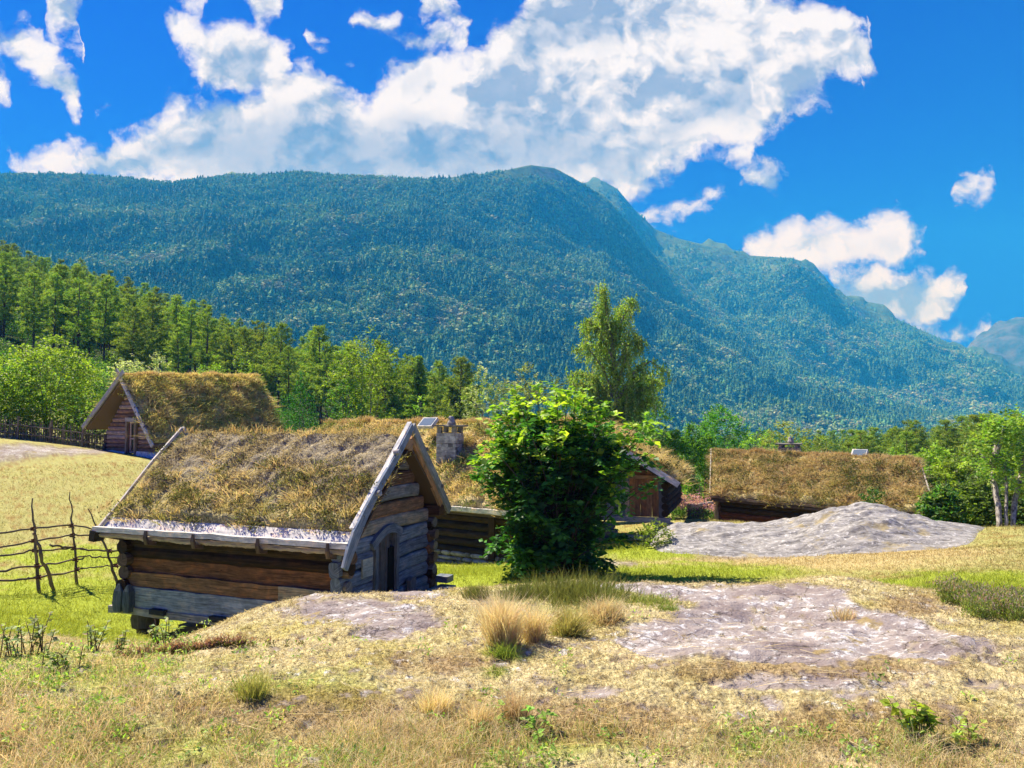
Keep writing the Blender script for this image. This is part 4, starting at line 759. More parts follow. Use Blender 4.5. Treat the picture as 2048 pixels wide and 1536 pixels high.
mb = MB(); log_wall(mb, Bf, 'y', -.12, .3, 5.2, -3.4, -2.0, .25, [DARKW, (.05, .04, .035)], .15); log_wall(mb, Bf, 'y', -GW + .2, .3, 5.2, -3.4, -2.0, .25, [DARKW], .15)
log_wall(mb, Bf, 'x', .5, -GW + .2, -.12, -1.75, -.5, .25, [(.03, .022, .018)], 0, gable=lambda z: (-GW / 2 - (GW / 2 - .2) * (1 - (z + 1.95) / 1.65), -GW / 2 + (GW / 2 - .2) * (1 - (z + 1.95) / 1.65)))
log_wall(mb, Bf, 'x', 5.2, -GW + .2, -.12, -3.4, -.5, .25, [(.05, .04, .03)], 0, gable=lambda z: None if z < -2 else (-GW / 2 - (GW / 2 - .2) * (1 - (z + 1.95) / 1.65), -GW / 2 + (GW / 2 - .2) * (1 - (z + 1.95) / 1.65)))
mb.build('wall', M_log, bn)
stones(Bf, -.55, .1, .3, -4.3, -3.6, bn, 'corner_stones', depth=.5, col=(.3, .3, .3)); stones(Bf, -GW, -3.1, .35, -4.5, -3.65, bn, 'footing')
mb = MB(); mb.beam(Bf(-1.7, .1, -4.15), Bf(-.3, .1, -4.15), .3, .14, col=(.38, .38, .36), seg=3); mb.beam(Bf(-3.3, -.5, -3.95), Bf(-1.75, -.45, -3.95), .5, .24, col=(.15, .17, .18), seg=3); mb.beam(Bf(-3.35, -.8, -4.2), Bf(-1.65, -.75, -4.2), .5, .24, col=(.12, .13, .13), seg=3); mb.beam(Bf(-3.1, -.1, -3.72), Bf(-1.9, -.1, -3.72), .4, .2, col=(.18, .2, .2), seg=3); mb.build('steps', M_wood, bn)
BL_ = 3.6
rf = mesh('roof', np.array([Bf(.35, -.55, -2.18), Bf(.35, BL_, -2.18), Bf(-GW / 2, -.55, -.42), Bf(-GW / 2, BL_, -.42), Bf(-GW - .35, -.55, -2.18), Bf(-GW - .35, BL_, -2.18), Bf(.35, -.55, -2.26), Bf(.35, BL_, -2.26), Bf(-GW / 2, -.55, -.5), Bf(-GW / 2, BL_, -.5), Bf(-GW - .35, -.55, -2.26), Bf(-GW - .35, BL_, -2.26)]),
     [np.array([[0, 1, 3, 2], [2, 3, 5, 4], [6, 8, 9, 7], [8, 10, 11, 9], [0, 6, 7, 1], [4, 5, 11, 10], [0, 2, 8, 6], [2, 4, 10, 8], [1, 7, 9, 3], [3, 9, 11, 5]])], M_wood, np.tile((.07, .06, .05), (12, 1)), bn)
nn = nrm(Bf.ex * .55 + np.array([0, 0, .83]))
barge([Bf(.45, -.6, -2.17), Bf(-1.0, -.6, -1.28), Bf(-GW / 2, -.6, -.30)], .10, .05, (.60, .61, .62), 'barge_board', rf, nn); barge([Bf(-GW - .45, -.6, -2.17), Bf(-GW / 2, -.6, -.30)], .10, .05, (.5, .5, .5), 'barge_board', rf, nrm(Bf.ex * -.55 + np.array([0, 0, .83])))
roof(rf, [Bf(.32, -.5, -2.1), Bf(.32, BL_, -2.1), Bf(-GW / 2, -.5, -.34), Bf(-GW / 2, BL_, -.34), Bf(-GW - .3, -.5, -2.1), Bf(-GW - .3, BL_, -2.1)], .2, ((.55, .42, .21), (.70, .54, .28), (.42, .36, .12)), 15, 14000, 170, (.25, .55), 1.5, .2, 1500, wf=1.1)

# ================================================================== RIGHT HOUSE behind the big rock
rh = empty('log_house', (12.2, 32, -4.6), 0, label='dark red log house with long brown turf roof behind the grey rock', cat='cabin')
eL, eR, rL, rR = P(1423, 990, 33.5), P(1869, 1028, 27.6), P(1425, 906, 36.2), P(1838, 924, 30.3)
exr = nrm((eR - eL) * [1, 1, 0]); eyr = np.array([-exr[1], exr[0], 0]); up0 = np.array([0, 0, 1.])
def Rf(s, y, dz): return eL + (eR - eL) * s + eyr * y + up0 * dz
bkL, bkR = rL + (rL - eL) * [1, 1, -.9], rR + (rR - eR) * [1, 1, -.9]
mb = MB(); z = -.28
for k in range(6):
    c = pick([DARKW, (.05, .035, .03)]) if k < 2 else pick([(.16, .065, .04), (.12, .05, .035)]); mb.log(Rf(.02, .45, z - .08), Rf(.985, .45, z - .08), .12, .135, col=c); z -= .25  # two logs under the eave darkened, its shade put into their colour
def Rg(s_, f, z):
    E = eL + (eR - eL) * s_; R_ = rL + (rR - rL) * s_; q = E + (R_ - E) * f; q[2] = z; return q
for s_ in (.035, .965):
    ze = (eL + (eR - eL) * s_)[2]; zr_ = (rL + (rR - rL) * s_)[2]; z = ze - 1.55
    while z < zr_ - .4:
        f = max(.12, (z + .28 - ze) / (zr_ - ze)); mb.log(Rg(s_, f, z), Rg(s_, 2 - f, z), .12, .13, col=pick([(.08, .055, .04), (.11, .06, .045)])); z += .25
mb.build('wall', M_log, rh)
mb = MB(); q = [Rf(.004, .28, z) for z in (-1.75, -1.4, -1.0, -.5, -.2)]; mb.tube(q, [.16, .13, .16, .12, .17], up=exr, sides=8, col=(.32, .27, .21), jit=.06); mb.build('corner_post', M_wood, rh)
mb = MB(); lift = up0 * -.1
for a, b in ((eL, eR), (rL, rR), (bkL, bkR)): pass
Vr = [eL + lift, eR + lift, rL + lift, rR + lift, bkL + lift, bkR + lift]; Vr = np.array(Vr + [v - up0 * .07 for v in Vr])
rf = mesh('roof', Vr, [np.array([[0, 1, 3, 2], [2, 3, 5, 4], [6, 8, 9, 7], [8, 10, 11, 9], [0, 6, 7, 1], [4, 5, 11, 10], [0, 2, 8, 6], [2, 4, 10, 8], [1, 7, 9, 3], [3, 9, 11, 5]])], M_wood, np.tile((.07, .055, .045), (12, 1)), rh)
mb = MB(); mb.beam(eL - eyr * .05 - up0 * .08, eR - eyr * .05 - up0 * .08, .1, .1, col=(.16, .13, .11), seg=26, wob=.012); mb.beam(eL - eyr * .02 - up0 * .2, eR - eyr * .02 - up0 * .2, .08, .1, col=(.08, .06, .05), seg=20, wob=.01); mb.build('eave_board', M_wood, rf)
nl = nrm(np.cross(eR - eL, rL - eL)); barge([eL - exr * .04 + nl * .0, (eL + rL) / 2 - exr * .05, rL - exr * .04 + up0 * .12], .13, .05, (.45, .42, .36), 'barge_board', rf, nl); barge([eR + exr * .04, (eR + rR) / 2 + exr * .05, rR + exr * .04], .10, .05, (.45, .43, .38), 'barge_board', rf, nl)
roof(rf, [eL - up0 * .02, eR - up0 * .02, rL - up0 * .02, rR - up0 * .02, bkL, bkR], .17, ((.60, .49, .30), (.62, .53, .28), (.40, .38, .15), (.16, .19, .06)), 23, 38000, 420, (.15, .38), 1.5, .14, 6000, wf=1.2)
pc = P(1579, 903, 34.6); chimney((pc[0], pc[1], pc[2] - .1), .85, .42, rh, (.38, .34, .27), yaw=.5)
pc = P(1719, 918, 31.9); skylight(rh, pc + up0 * .22, .62, .42, .14, (-.35, -.6, .74), exr)
# young shrub rooted at the eave of that roof is added with the plants

# ================================================================== FAR LEFT HOUSE
fh = empty('log_house', (-17.5, 38, -1.8), 0, label='reddish brown log house with steep straw turf roof by the forest edge', cat='cabin')
a_ = math.radians(31.2); Ff = Fr((-18.82, 36.09), 0); Ff.ex = np.array([math.sin(a_), math.cos(a_), 0]); Ff.ey = np.array([math.cos(a_), -math.sin(a_), 0]) ; Ff.ey = -Ff.ey
# x: along the ridge away from the gable; y: -right (towards viewer's right), +left
Lh = 8.0; yr_, yl_ = -2.15, 2.0; zfl = -1.45
def gf(z):
    if z < -.55: return None
    k = (1.75 - z) / 2.3; return (yr_ * k, yl_ * k) if k > .06 else (0, 0)
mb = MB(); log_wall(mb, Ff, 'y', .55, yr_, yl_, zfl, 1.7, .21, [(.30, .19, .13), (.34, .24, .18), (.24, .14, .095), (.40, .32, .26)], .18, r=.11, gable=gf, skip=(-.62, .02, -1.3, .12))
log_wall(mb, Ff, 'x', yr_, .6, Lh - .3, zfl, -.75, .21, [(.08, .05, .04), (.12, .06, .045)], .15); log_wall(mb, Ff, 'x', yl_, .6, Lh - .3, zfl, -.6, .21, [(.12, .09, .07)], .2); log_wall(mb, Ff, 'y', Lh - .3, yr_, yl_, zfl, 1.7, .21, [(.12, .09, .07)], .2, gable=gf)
mb.build('wall', M_log, fh)
mb = MB(); 
for y0, y1 in ((yr_ - .12, -.62), (.02, yl_ + .12)): mb.beam(Ff(.5, y0, zfl - .22), Ff(.5, y1, zfl - .18), .3, .50, col=(.66, .68, .70), seg=8, wob=.012)
mb.beam(Ff(.5, -.62, zfl - .30), Ff(.5, .02, zfl - .30), .34, .2, col=(.45, .46, .48), seg=3); mb.build('footing', M_stone, fh)
mb = MB()
for y in (-.66, .06): mb.beam(Ff(.38, y, -1.62), Ff(.38, y, .10), .14, .12, up=Ff.ex, col=(.24, .20, .14), seg=5)
mb.beam(Ff(.37, -.75, .12), Ff(.37, .15, .15), .12, .2, col=(.38, .37, .33), seg=3)
wf_ = mb.build('window', M_wood, fh)
mb = MB()
for y in (-.50, -.14): mb.beam(Ff(.46, y, -1.45), Ff(.46, y, .02), .08, .06, up=Ff.ex, col=(.50, .42, .32), seg=2, wob=.001)
for z in (-1.42, -.78, 0.0): mb.beam(Ff(.455, -.54, z), Ff(.455, -.1, z), .06, .08, col=(.50, .38, .30), seg=2, wob=.001)
mb.beam(Ff(.46, -.04, -1.5), Ff(.46, -.04, .03), .12, .1, up=Ff.ex, col=(.14, .06, .04), seg=2); mb.build('sash', M_wood, wf_)
mb = MB(); mb.beam(Ff(.50, -.32, -1.5), Ff(.50, -.32, .02), .36, .02, up=Ff.ex, seg=1, wob=0); mb.build('pane', M_glass, wf_)
eRt = -2.55; zR = -.95; eLt = 2.95; zL = -.18; zT = 2.15; dzf = .35
rf = mesh('roof', np.array([Ff(0, eRt, zR - .1), Ff(Lh, eRt, zR - .1), Ff(0, 0, zT - .1), Ff(Lh, 0, zT + dzf - .1), Ff(0, eLt, zL - .1), Ff(Lh, eLt, zL - .1), Ff(0, eRt, zR - .18), Ff(Lh, eRt, zR - .18), Ff(0, 0, zT - .18), Ff(Lh, 0, zT + dzf - .18), Ff(0, eLt, zL - .18), Ff(Lh, eLt, zL - .18)]),
     [np.array([[0, 1, 3, 2], [2, 3, 5, 4], [6, 8, 9, 7], [8, 10, 11, 9], [0, 6, 7, 1], [4, 5, 11, 10], [0, 2, 8, 6], [2, 4, 10, 8], [1, 7, 9, 3], [3, 9, 11, 5]])], M_wood, np.tile((.22, .16, .10), (12, 1)), fh)
nR = nrm(-Ff.ey * .77 + up0 * .64); nL = nrm(Ff.ey * .62 + up0 * .78)
barge([Ff(-.06, eRt - .12, zR - .14), Ff(-.06, -1.3, .58), Ff(-.06, .08, zT + .10)], .10, .07, (.52, .54, .57), 'barge_board', rf, nR); barge([Ff(-.10, eLt + .1, zL - .08), Ff(-.10, 1.4, 1.05), Ff(-.10, -.28, zT + .28)], .10, .08, (.42, .43, .42), 'barge_board', rf, nL)
barge([Ff(.02, eLt + .1, zL + .03), Ff(.02, 1.4, 1.17), Ff(.02, -.05, zT + .2)], .03, .2, (.40, .41, .40), 'cover_board', rf, nL); barge([Ff(-.03, .02, zT + .02), Ff(-.03, .42, zT + .42)], .07, .07, (.32, .33, .33), 'barge_board', rf, nR)
for k in (.25, .5, .8): mb = MB(); mb.beam(Ff(-.12, eRt * k - .0, zT + (zR - zT) * k + .12), Ff(.1, eRt * k, zT + (zR - zT) * k + .12), .06, .07, col=(.15, .14, .13), seg=1); mb.build('roof_peg', M_wood, rf)
for k in (.3, .85): mb = MB(); mb.beam(Ff(-.16, eLt * k, zT + (zL - zT) * k + .14), Ff(.1, eLt * k, zT + (zL - zT) * k + .14), .06, .08, col=(.2, .2, .2), seg=1); mb.build('roof_peg', M_wood, rf)
roof(rf, [Ff(0.05, eRt, zR), Ff(Lh, eRt, zR), Ff(.05, 0, zT), Ff(Lh, 0, zT + dzf), Ff(.05, eLt, zL), Ff(Lh, eLt, zL)], .2, ((.80, .64, .32), (.74, .62, .25), (.52, .47, .15), (.24, .27, .07)), 31, 34000, 380, (.18, .42), 1.6, .2, 5000, wf=1.3)
# ================================================================== THE BIG GREY ROCK
top_u = [1285,1300,1312,1350,1420,1480,1560,1620,1660,1700,1760,1830,1900,1960,2010]; top_v = [1102,1078,1062,1045,1046,1052,1046,1031,1016,1012,1019,1031,1046,1060,1075]
nu, nv = 360, 130; uu = np.linspace(1285, 2010, nu); R_ = []
for k in range(nv):
    s = k / (nv - 1) * 1.5; yb_ = 20.0 + (uu - 1285) / 725 * -1.0; y = yb_ + s * 3.4
    tv = np.interp(uu, top_u, top_v); pt = np.array([P(a, b, yb_[0] + 3.4) for a, b in zip(uu, tv)]); x = np.array([P(a, 845, q)[0] for a, q in zip(uu, y)])
    zt = -(tv - 845) / F * (yb_ + 3.4) + .04; zb_ = zg(x, y) - .06; edge = ss(1285, 1320, uu) * ss(2010, 1930, uu)
    prof = np.where(s < 1, np.sin(min(s, 1) * np.pi / 2) ** .75, 1 - max(0, s - 1) ** 2 * 3.0)
    h = (zt - zb_) * prof * edge
    n = fbm(x * .5, y * .6 + 4, 3, 71) * .34 + fbm(x * 1.0 + y * .5, y * 2.2 - x * .8, 4, 73) * .14 + fbm(x * 4, y * 6, 3, 74) * .018 - np.abs(fbm(x * .7 + y * .5, y * 1.0, 2, 75)) * .14
    z = np.where(h > .02, zb_ + h + n * np.clip(h * 1.6, 0, 1), zb_ + h); R_.append(np.stack([x, y, z], -1))
R_ = np.array(R_)
m, t, out = material('lichen_rock'); tc = t.n('TexCoord', 3); tr_ = t.n('Mapping', 0, dict(vector_type='POINT'), Vector=tc, Rotation=(0.3, .2, .5), Scale=(1, 3.5, 3.0))
na = t.noise(tr_, 2.2, 9, .7, .5); nb = t.noise(tc, 6, 9, .75); nc = t.noise(tc, 1.2, 5, .6); vo = t.n('TexVoronoi', 0, dict(feature='DISTANCE_TO_EDGE'), Vector=t.vadd(tr_, t.vmul(t.noise(tc, 3, 3, .5, out=1), (.6, .6, .6))), Scale=.45)
col = t.mix(t.rng(na, .35, .65), (.13, .125, .12, 1), (.40, .39, .375, 1)); col = t.mix(t.rng(nb, .55, .62, 0, .7), col, (.66, .66, .65, 1)); col = t.mix(t.rng(nb, .36, .42, .7, 0), col, (.12, .11, .10, 1))
col = t.mix(t.rng(nc, .58, .66, 0, .6), col, (.36, .29, .12, 1)); col = t.mix(t.rng(vo, 0, .02, .45, 0), col, (.05, .045, .035, 1))
M_rock = finish(m, t, out, col, .9, t.bump(na * .8 + nb * .4 + t.rng(vo, 0, .05, 0, .25), .8, .045), .15)
o = mesh('rock_outcrop', R_.reshape(-1, 3), [grid_faces(nv, nu)], M_rock, None, None, True); tag(o, 'long low pale grey rock with lichen in front of the dark red house', 'rock')

# ================================================================== PLANTS AND TREES
def limb_pts(p0, p1, sag=.1, n=6):
    tt = np.linspace(0, 1, n)[:, None]; p = p0 + (p1 - p0) * tt; p[:, 2] += (np.sin(tt[:, 0] * np.pi) * sag); return p
def leafy(name, label, cat, base, h, prof, leaf, n_spr, per, pal, seed, trunk=(.35, .33, .30), tr=.09, gap=.42, stems=1, droop=0., group=None, lim=14, flat=.6, spr=None, tr_top=.85, squash=1.0, lean=0., freq=1.0, mat=None, amp=.45):
    """deciduous plant: prof(t) gives the crown radius in metres at relative height t"""
    r = np.random.default_rng(seed); B = np.array([0, 0, 0.]); root = empty(name, tuple(base), 0, label=label, cat=cat, group=group)
    Fd = Field(); spr = spr or leaf * 3.2; mb = MB(); need = n_spr; cs = []
    while need > 0:
        k = need * 3; t_ = r.random(k); an = r.random(k) * 2 * np.pi; rad = prof(t_) * (1 + amp * fbm(an * 1.1 * freq + seed, t_ * 5 * freq, 3, seed)) ; keep = r.random(k) < (rad / (prof(np.linspace(0, 1, 50)).max() * 1.3)).clip(.08, 1)
        rf_ = (r.random(k) ** .42) * rad; c = np.stack([np.cos(an) * rf_, np.sin(an) * rf_ * squash, t_ * h + r.normal(0, .03 * h, k) * .5], -1)
        g = fbm(c[:, 0] * 2.2 * freq + seed, c[:, 2] * 2.6 * freq, 3, seed + 2) + fbm(c[:, 1] * 2.2 * freq, c[:, 2] * 2.2 * freq + 7, 3, seed + 3); keep &= g > (gap - .62)
        c = c[keep][:need]; cs.append(c); need -= len(c)
    c = np.concatenate(cs); out_ = nrm(np.stack([c[:, 0], c[:, 1], np.full(len(c), .35 * h)], -1) * [1, 1, .25]); dirs = nrm(out_ + r.normal(0, .45, c.shape) + [0, 0, .25 - droop * 1.6])
    cc = np.repeat(c, per, 0); dd = np.repeat(dirs, per, 0); q = np.tile(np.arange(per) / per, len(c))[:, None]; sdv = nrm(np.cross(dd, [0, 0, 1.])); sgn = np.where(np.tile(np.arange(per) % 2, len(c))[:, None] == 0, 1, -1)
    pos = cc + dd * q * spr + np.array([0, 0, -1.]) * (q ** 2) * spr * (.25 + droop) + r.normal(0, leaf * .25, cc.shape); ax = nrm(dd * .7 + sdv * sgn * .8 + r.normal(0, .35, cc.shape) + [0, 0, -.25 - droop])
    nm = nrm(np.array([0, 0, 1.]) * flat + r.normal(0, .5, cc.shape) + dd * .15); col = np.array(pal)[r.integers(0, len(pal), len(c))]; col = np.repeat(col * (1 + .22 * r.normal(size=(len(c), 1))), per, 0) * (1 + .12 * r.normal(size=(len(cc), 1)))
    L = leaf * (.65 + .7 * r.random(len(cc))); Fd.leaves(pos, ax, nm, L, L * .68, col.clip(.01, .95))
    top = h * tr_top
    for s_ in range(stems):
        a = s_ * 2.4 + seed; off = np.array([math.cos(a), math.sin(a), 0]) * (0 if stems == 1 else prof(np.array([.5]))[0] * .35)
        pts = np.array([B + off * (f ** 1.3) + np.array([0, 0, top * f]) + r.normal(0, .012 * h, 3) * f for f in np.linspace(0, 1, 9)]); mb.tube(pts, tr * (1 - .85 * np.linspace(0, 1, 9) ** .8), sides=8, up=(0, 1, 0), col=trunk, jit=.05)
        for _ in range(lim // stems):
            f = r.uniform(.12, .85); i = int(f * 8); p0 = pts[i]; e = c[r.integers(len(c))] * [.85, .85, 1]; 
            if e[2] < p0[2] - .1 * h: e[2] = p0[2] + .1 * h
            mb.tube(limb_pts(p0, e, .05 * h), np.linspace(tr * .38 * (1 - f * .6), tr * .08, 6), sides=6, up=(0, .3, 1), col=trunk, jit=.05)
    tb = Field()
    V, Q, Cc, Gg = np.concatenate(mb.V), np.concatenate(mb.Fq), np.concatenate(mb.C), np.concatenate(mb.G)
    mesh('trunk', V + np.array(base), [Q], M_bark, Cc, root, True)
    Fd.V = [v + np.array(base) for v in Fd.V]; Fd.build('crown', mat or M_leaf, root); return root
def pr(*pts):
    a = np.array(pts, float); return lambda t: np.interp(t, a[:, 0], a[:, 1])
def at(u, v, Y): q = P(u, v, Y); return np.array([q[0], q[1], z1(q[0], q[1])])
ELM = [(.045, .14, .035), (.065, .19, .035), (.04, .11, .035), (.09, .25, .045)]; LIME = [(.22, .40, .04), (.28, .46, .05), (.16, .32, .04), (.34, .48, .07)]; BIR = [(.27, .42, .06), (.35, .50, .07), (.19, .33, .045)]
GRN = [(.07, .18, .03), (.10, .24, .04), (.055, .14, .03)]; SIL = [(.38, .42, .26), (.48, .50, .34), (.25, .31, .14)]; OLV = [(.17, .24, .05), (.22, .29, .06), (.12, .18, .04)]
# --- the leafy shrub in the middle, wide on top, narrow in the middle
b = at(1115, 1150, 16.0); root = empty('leafy_shrub', tuple(b), 0, label='dense dark green broadleaf shrub with yellow green top standing alone on the lawn', cat='shrub')
r = np.random.default_rng(77); Fd = Field(); mb = MB()
TIPS = [(946,922),(952,958),(966,880),(990,850),(1008,806),(1032,778),(1050,795),(1076,776),(1108,768),(1130,785),(1152,764),(1180,792),(1205,800),(1232,818),(1268,830),(1292,852),(1250,860),(1286,906),(1302,968),(1262,940),(1240,930),(1212,985),(1208,1060),(1200,1105),(1206,1138),(1028,1142),(1044,1095),(990,1084),(1018,1050),(1004,1010),(972,968),(1000,930),(1222,900),(1190,1135),(1060,1150)]
HULL = [(985,905),(1015,835),(1060,800),(1120,790),(1180,815),(1240,850),(1240,905),(1205,960),(1185,1010),(1185,1060),(1192,1120),(1180,1150),(1050,1150),(1048,1100),(1032,1050),(1025,1000),(1005,960)]
ends = [(u, v, r.normal(0, .45), 1) for u, v in TIPS] + [(u + r.normal(0, 14), v + r.normal(6, 14), r.normal(0, .7), 1) for u, v in TIPS]
while len(ends) < 235:
    u, v = r.uniform(985, 1245), r.uniform(790, 1150)
    if inpoly(np.array([u]), np.array([v]), HULL)[0]: ends.append((u, v, r.normal(0, .62) * (1 if v < 960 else .7), 0))
for u, v, dyy, tip in ends:
    e = P(u, v + (14 if v < 850 else 0), 16.0); e = np.array([e[0], e[1] + dyy, e[2]]); h_ = max(e[2] - b[2], .15); b0 = b + np.array([r.normal(0, .13), r.normal(0, .13), 0]); c1 = b0 * .55 + e * .45 + np.array([0, 0, h_ * .18]); c1[:2] = b0[:2] + (e[:2] - b0[:2]) * .28
    tt = np.linspace(0, 1, 9)[:, None]; pp = b0 * (1 - tt) ** 2 + 2 * c1 * tt * (1 - tt) + e * tt ** 2; mb.tube(pp, np.linspace(.026, .006, 9), sides=5, up=(0, 1, .1), col=(.10, .08, .06), jit=.05)
    ns = 13 if tip else 10; per = 9
    for _ in range(ns):
        f = 1 - r.random() ** 1.3 * (.62 if tip else .4); p0 = np.array([np.interp(f, tt[:, 0], pp[:, k]) for k in range(3)]); tg = nrm(e - p0 + [0, 0, .001]) if f < .99 else nrm(e - c1); d = nrm(tg * .9 + r.normal(0, .65, 3) + [0, 0, .12]); L0 = r.uniform(.22, .48) * (1.1 if tip else 1); q = (np.arange(per) / per)[:, None]; sdv = nrm(np.cross(d, [0, 0, 1.])); sg = np.where(np.arange(per)[:, None] % 2 == 0, 1, -1)
        young = (p0[2] - b[2]) / 3.6 + r.normal(0, .16) > (.74 if tip else .92) or r.random() < .05; base = np.array([(.20, .36, .04), (.34, .48, .05), (.26, .42, .05), (.46, .56, .08)][r.integers(4)]) if young else np.array([(.045, .14, .035), (.065, .19, .035), (.04, .11, .035), (.09, .25, .045)][r.integers(4)])  # sprays near the top and outer tips get yellower, brighter leaves
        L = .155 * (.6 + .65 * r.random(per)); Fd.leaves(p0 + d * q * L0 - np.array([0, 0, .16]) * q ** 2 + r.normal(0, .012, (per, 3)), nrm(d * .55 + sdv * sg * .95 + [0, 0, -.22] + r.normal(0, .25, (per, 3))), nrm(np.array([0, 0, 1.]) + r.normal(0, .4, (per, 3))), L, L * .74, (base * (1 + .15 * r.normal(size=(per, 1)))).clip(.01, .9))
mesh('stems', np.concatenate(mb.V), [np.concatenate(mb.Fq)], M_bark, np.concatenate(mb.C), root, True); Fd.build('crown', M_leaf, root)
# --- weeping birch
wb_ = at(1236, 870, 46.0); root = empty('birch_tree', tuple(wb_), 0, label='tall drooping birch with sparse yellow green crown rising above the shrub', cat='tree')
LM = [[(1236,872),(1232,780),(1226,700),(1216,640),(1209,600),(1204,574)],[(1232,800),(1205,735),(1172,690),(1152,700)],[(1228,720),(1195,660),(1176,640),(1168,655)],[(1224,690),(1244,640),(1262,605),(1266,600)],[(1236,800),(1268,745),(1300,722),(1338,748)],
 [(1228,740),(1256,690),(1276,672),(1282,690)],[(1234,830),(1180,775),(1148,768)],[(1236,830),(1280,780),(1305,775)],[(1222,680),(1205,640),(1196,612)],[(1230,760),(1212,700),(1190,690)],[(1228,700),(1236,650),(1240,615)],[(1236,850),(1200,810),(1160,810)],[(1236,850),(1262,800),(1290,815)],[(1232,780),(1250,720),(1258,660)],[(1236,860),(1190,830),(1170,850)],[(1236,860),(1270,835),(1296,850)],[(1234,840),(1215,790),(1185,760)],[(1236,840),(1255,790),(1275,750)],[(1236,865),(1225,830),(1215,820)],[(1232,800),(1190,755),(1150,745),(1142,760)],[(1234,820),(1175,800),(1148,815)],[(1236,830),(1290,800),(1318,805)],[(1234,790),(1290,755),(1325,770)]]
mb = MB(); Fd = Field(); r = np.random.default_rng(5)
for k, L in enumerate(LM):
    dY = 0 if k == 0 else r.uniform(-1.3, 1.3); pts = np.array([P(u, v, 46 + dY * i / (len(L) - 1)) for i, (u, v) in enumerate(L)]); tt = np.linspace(0, 1, 16); pp = np.stack([np.interp(tt, np.linspace(0, 1, len(L)), pts[:, j]) for j in range(3)], -1)
    if k == 0: pp[0] = wb_
    mb.tube(pp, np.linspace(.2 if k == 0 else .08, .015, 16), sides=7, up=(0, 1, .1), col=(.42, .40, .37), jit=.05)
    ns = 110 if k == 0 else 66
    for _ in range(ns):
        f = r.uniform(.25 if k == 0 else .12, 1.0); p0 = np.array([np.interp(f, tt, pp[:, j]) for j in range(3)]); tw = nrm(r.normal(size=3) * [1, 1, .3]) * r.uniform(.05, .95) * (1.15 - .6 * f); e = p0 + tw + [0, 0, r.uniform(-.05, .35)]
        ln = r.uniform(.4, 1.9) * (.5 + .7 * (1 - f)) ; m_ = int(ln / .045) + 5; q = np.linspace(0, 1, m_)[:, None]
        st = np.where(q < .25, p0 + (e - p0) * q / .25, e + np.array([tw[0] * .25, tw[1] * .25, -ln]) * ((q - .25) / .75)); st = st + r.normal(0, .045, st.shape)
        col = jit([(.36, .56, .13), (.48, .62, .18), (.24, .42, .09)][r.integers(3)], m_, .25); Fd.leaves(st, nrm(r.normal(0, .5, st.shape) + [0, 0, -.8]), nrm(r.normal(size=st.shape)), .15 * (.6 + .7 * r.random(m_)), .09, col)
V = np.concatenate(mb.V); mesh('trunk', V, [np.concatenate(mb.Fq)], M_bark, np.concatenate(mb.C), root, True); Fd.build('crown', M_leaf, root)
# --- pollarded tree at the right: three pale stems and a round head
pb = at(1995, 1057, 23.5); root = empty('pollard_tree', tuple(pb), 0, label='small tree with two pale bare stems and bright leafy head at the right edge', cat='tree')
mb = MB(); Fd = Field(); r = np.random.default_rng(9)
for L, w0 in (([(2000,1060),(1996,1010),(1988,960),(1980,930)], .085), ([(2024,1058),(2030,1000),(2042,950),(2050,920)], .08), ([(2010,1050),(2014,980),(2010,930)], .05)):
    pp = np.array([P(u, v, 23.5 + .3 * i) for i, (u, v) in enumerate(L)]); pp[0, 2] = pb[2] - .1; tt = np.linspace(0, 1, 10); pp = np.stack([np.interp(tt, np.linspace(0, 1, len(L)), pp[:, j]) for j in range(3)], -1) + r.normal(0, .015, (10, 3)); mb.tube(pp, np.linspace(w0, w0 * .75, 10), sides=9, up=(0, 1, .1), col=(.46, .43, .38), jit=.07)
for cu, cv, ru, rv, n in ((1990,890,36,50,105),(1958,905,24,36,40),(2055,880,42,58,110),(2010,850,36,22,50),(2040,950,24,30,40),(2062,940,30,50,60),(1978,935,18,18,30)):
    for _ in range(n):
        a = nrm(r.normal(size=3)) * r.uniform(.3, 1) ** .5; c0 = P(cu + a[0] * ru, cv - a[2] * rv, 23.8 + a[1] * .8); d = nrm(a + r.normal(0, .4, 3) + [0, 0, .2]); m_ = 9; q = np.linspace(0, 1, m_)[:, None]; sdv = nrm(np.cross(d, [0, 0, 1.])); sg = np.where(np.arange(m_)[:, None] % 2 == 0, 1, -1)
        Fd.leaves(c0 + d * q * .35, nrm(d * .5 + sdv * sg + r.normal(0, .3, (m_, 3))), nrm(r.normal(0, .5, (m_, 3)) + [0, 0, .9]), .13 * (.6 + .6 * r.random(m_)), .085, jit([(.20, .36, .05), (.12, .24, .04), (.30, .44, .08)][r.integers(3)], m_, .15))
    mb.tube(np.array([P(1985 if cu < 2030 else 2048, 935, 23.7), P(cu, cv, 23.8)]), [.10, .03], sides=6, up=(0, 1, .1), col=(.35, .32, .28))
mesh('trunk', np.concatenate(mb.V), [np.concatenate(mb.Fq)], M_bark, np.concatenate(mb.C), root, True); Fd.build('crown', M_leaf, root)
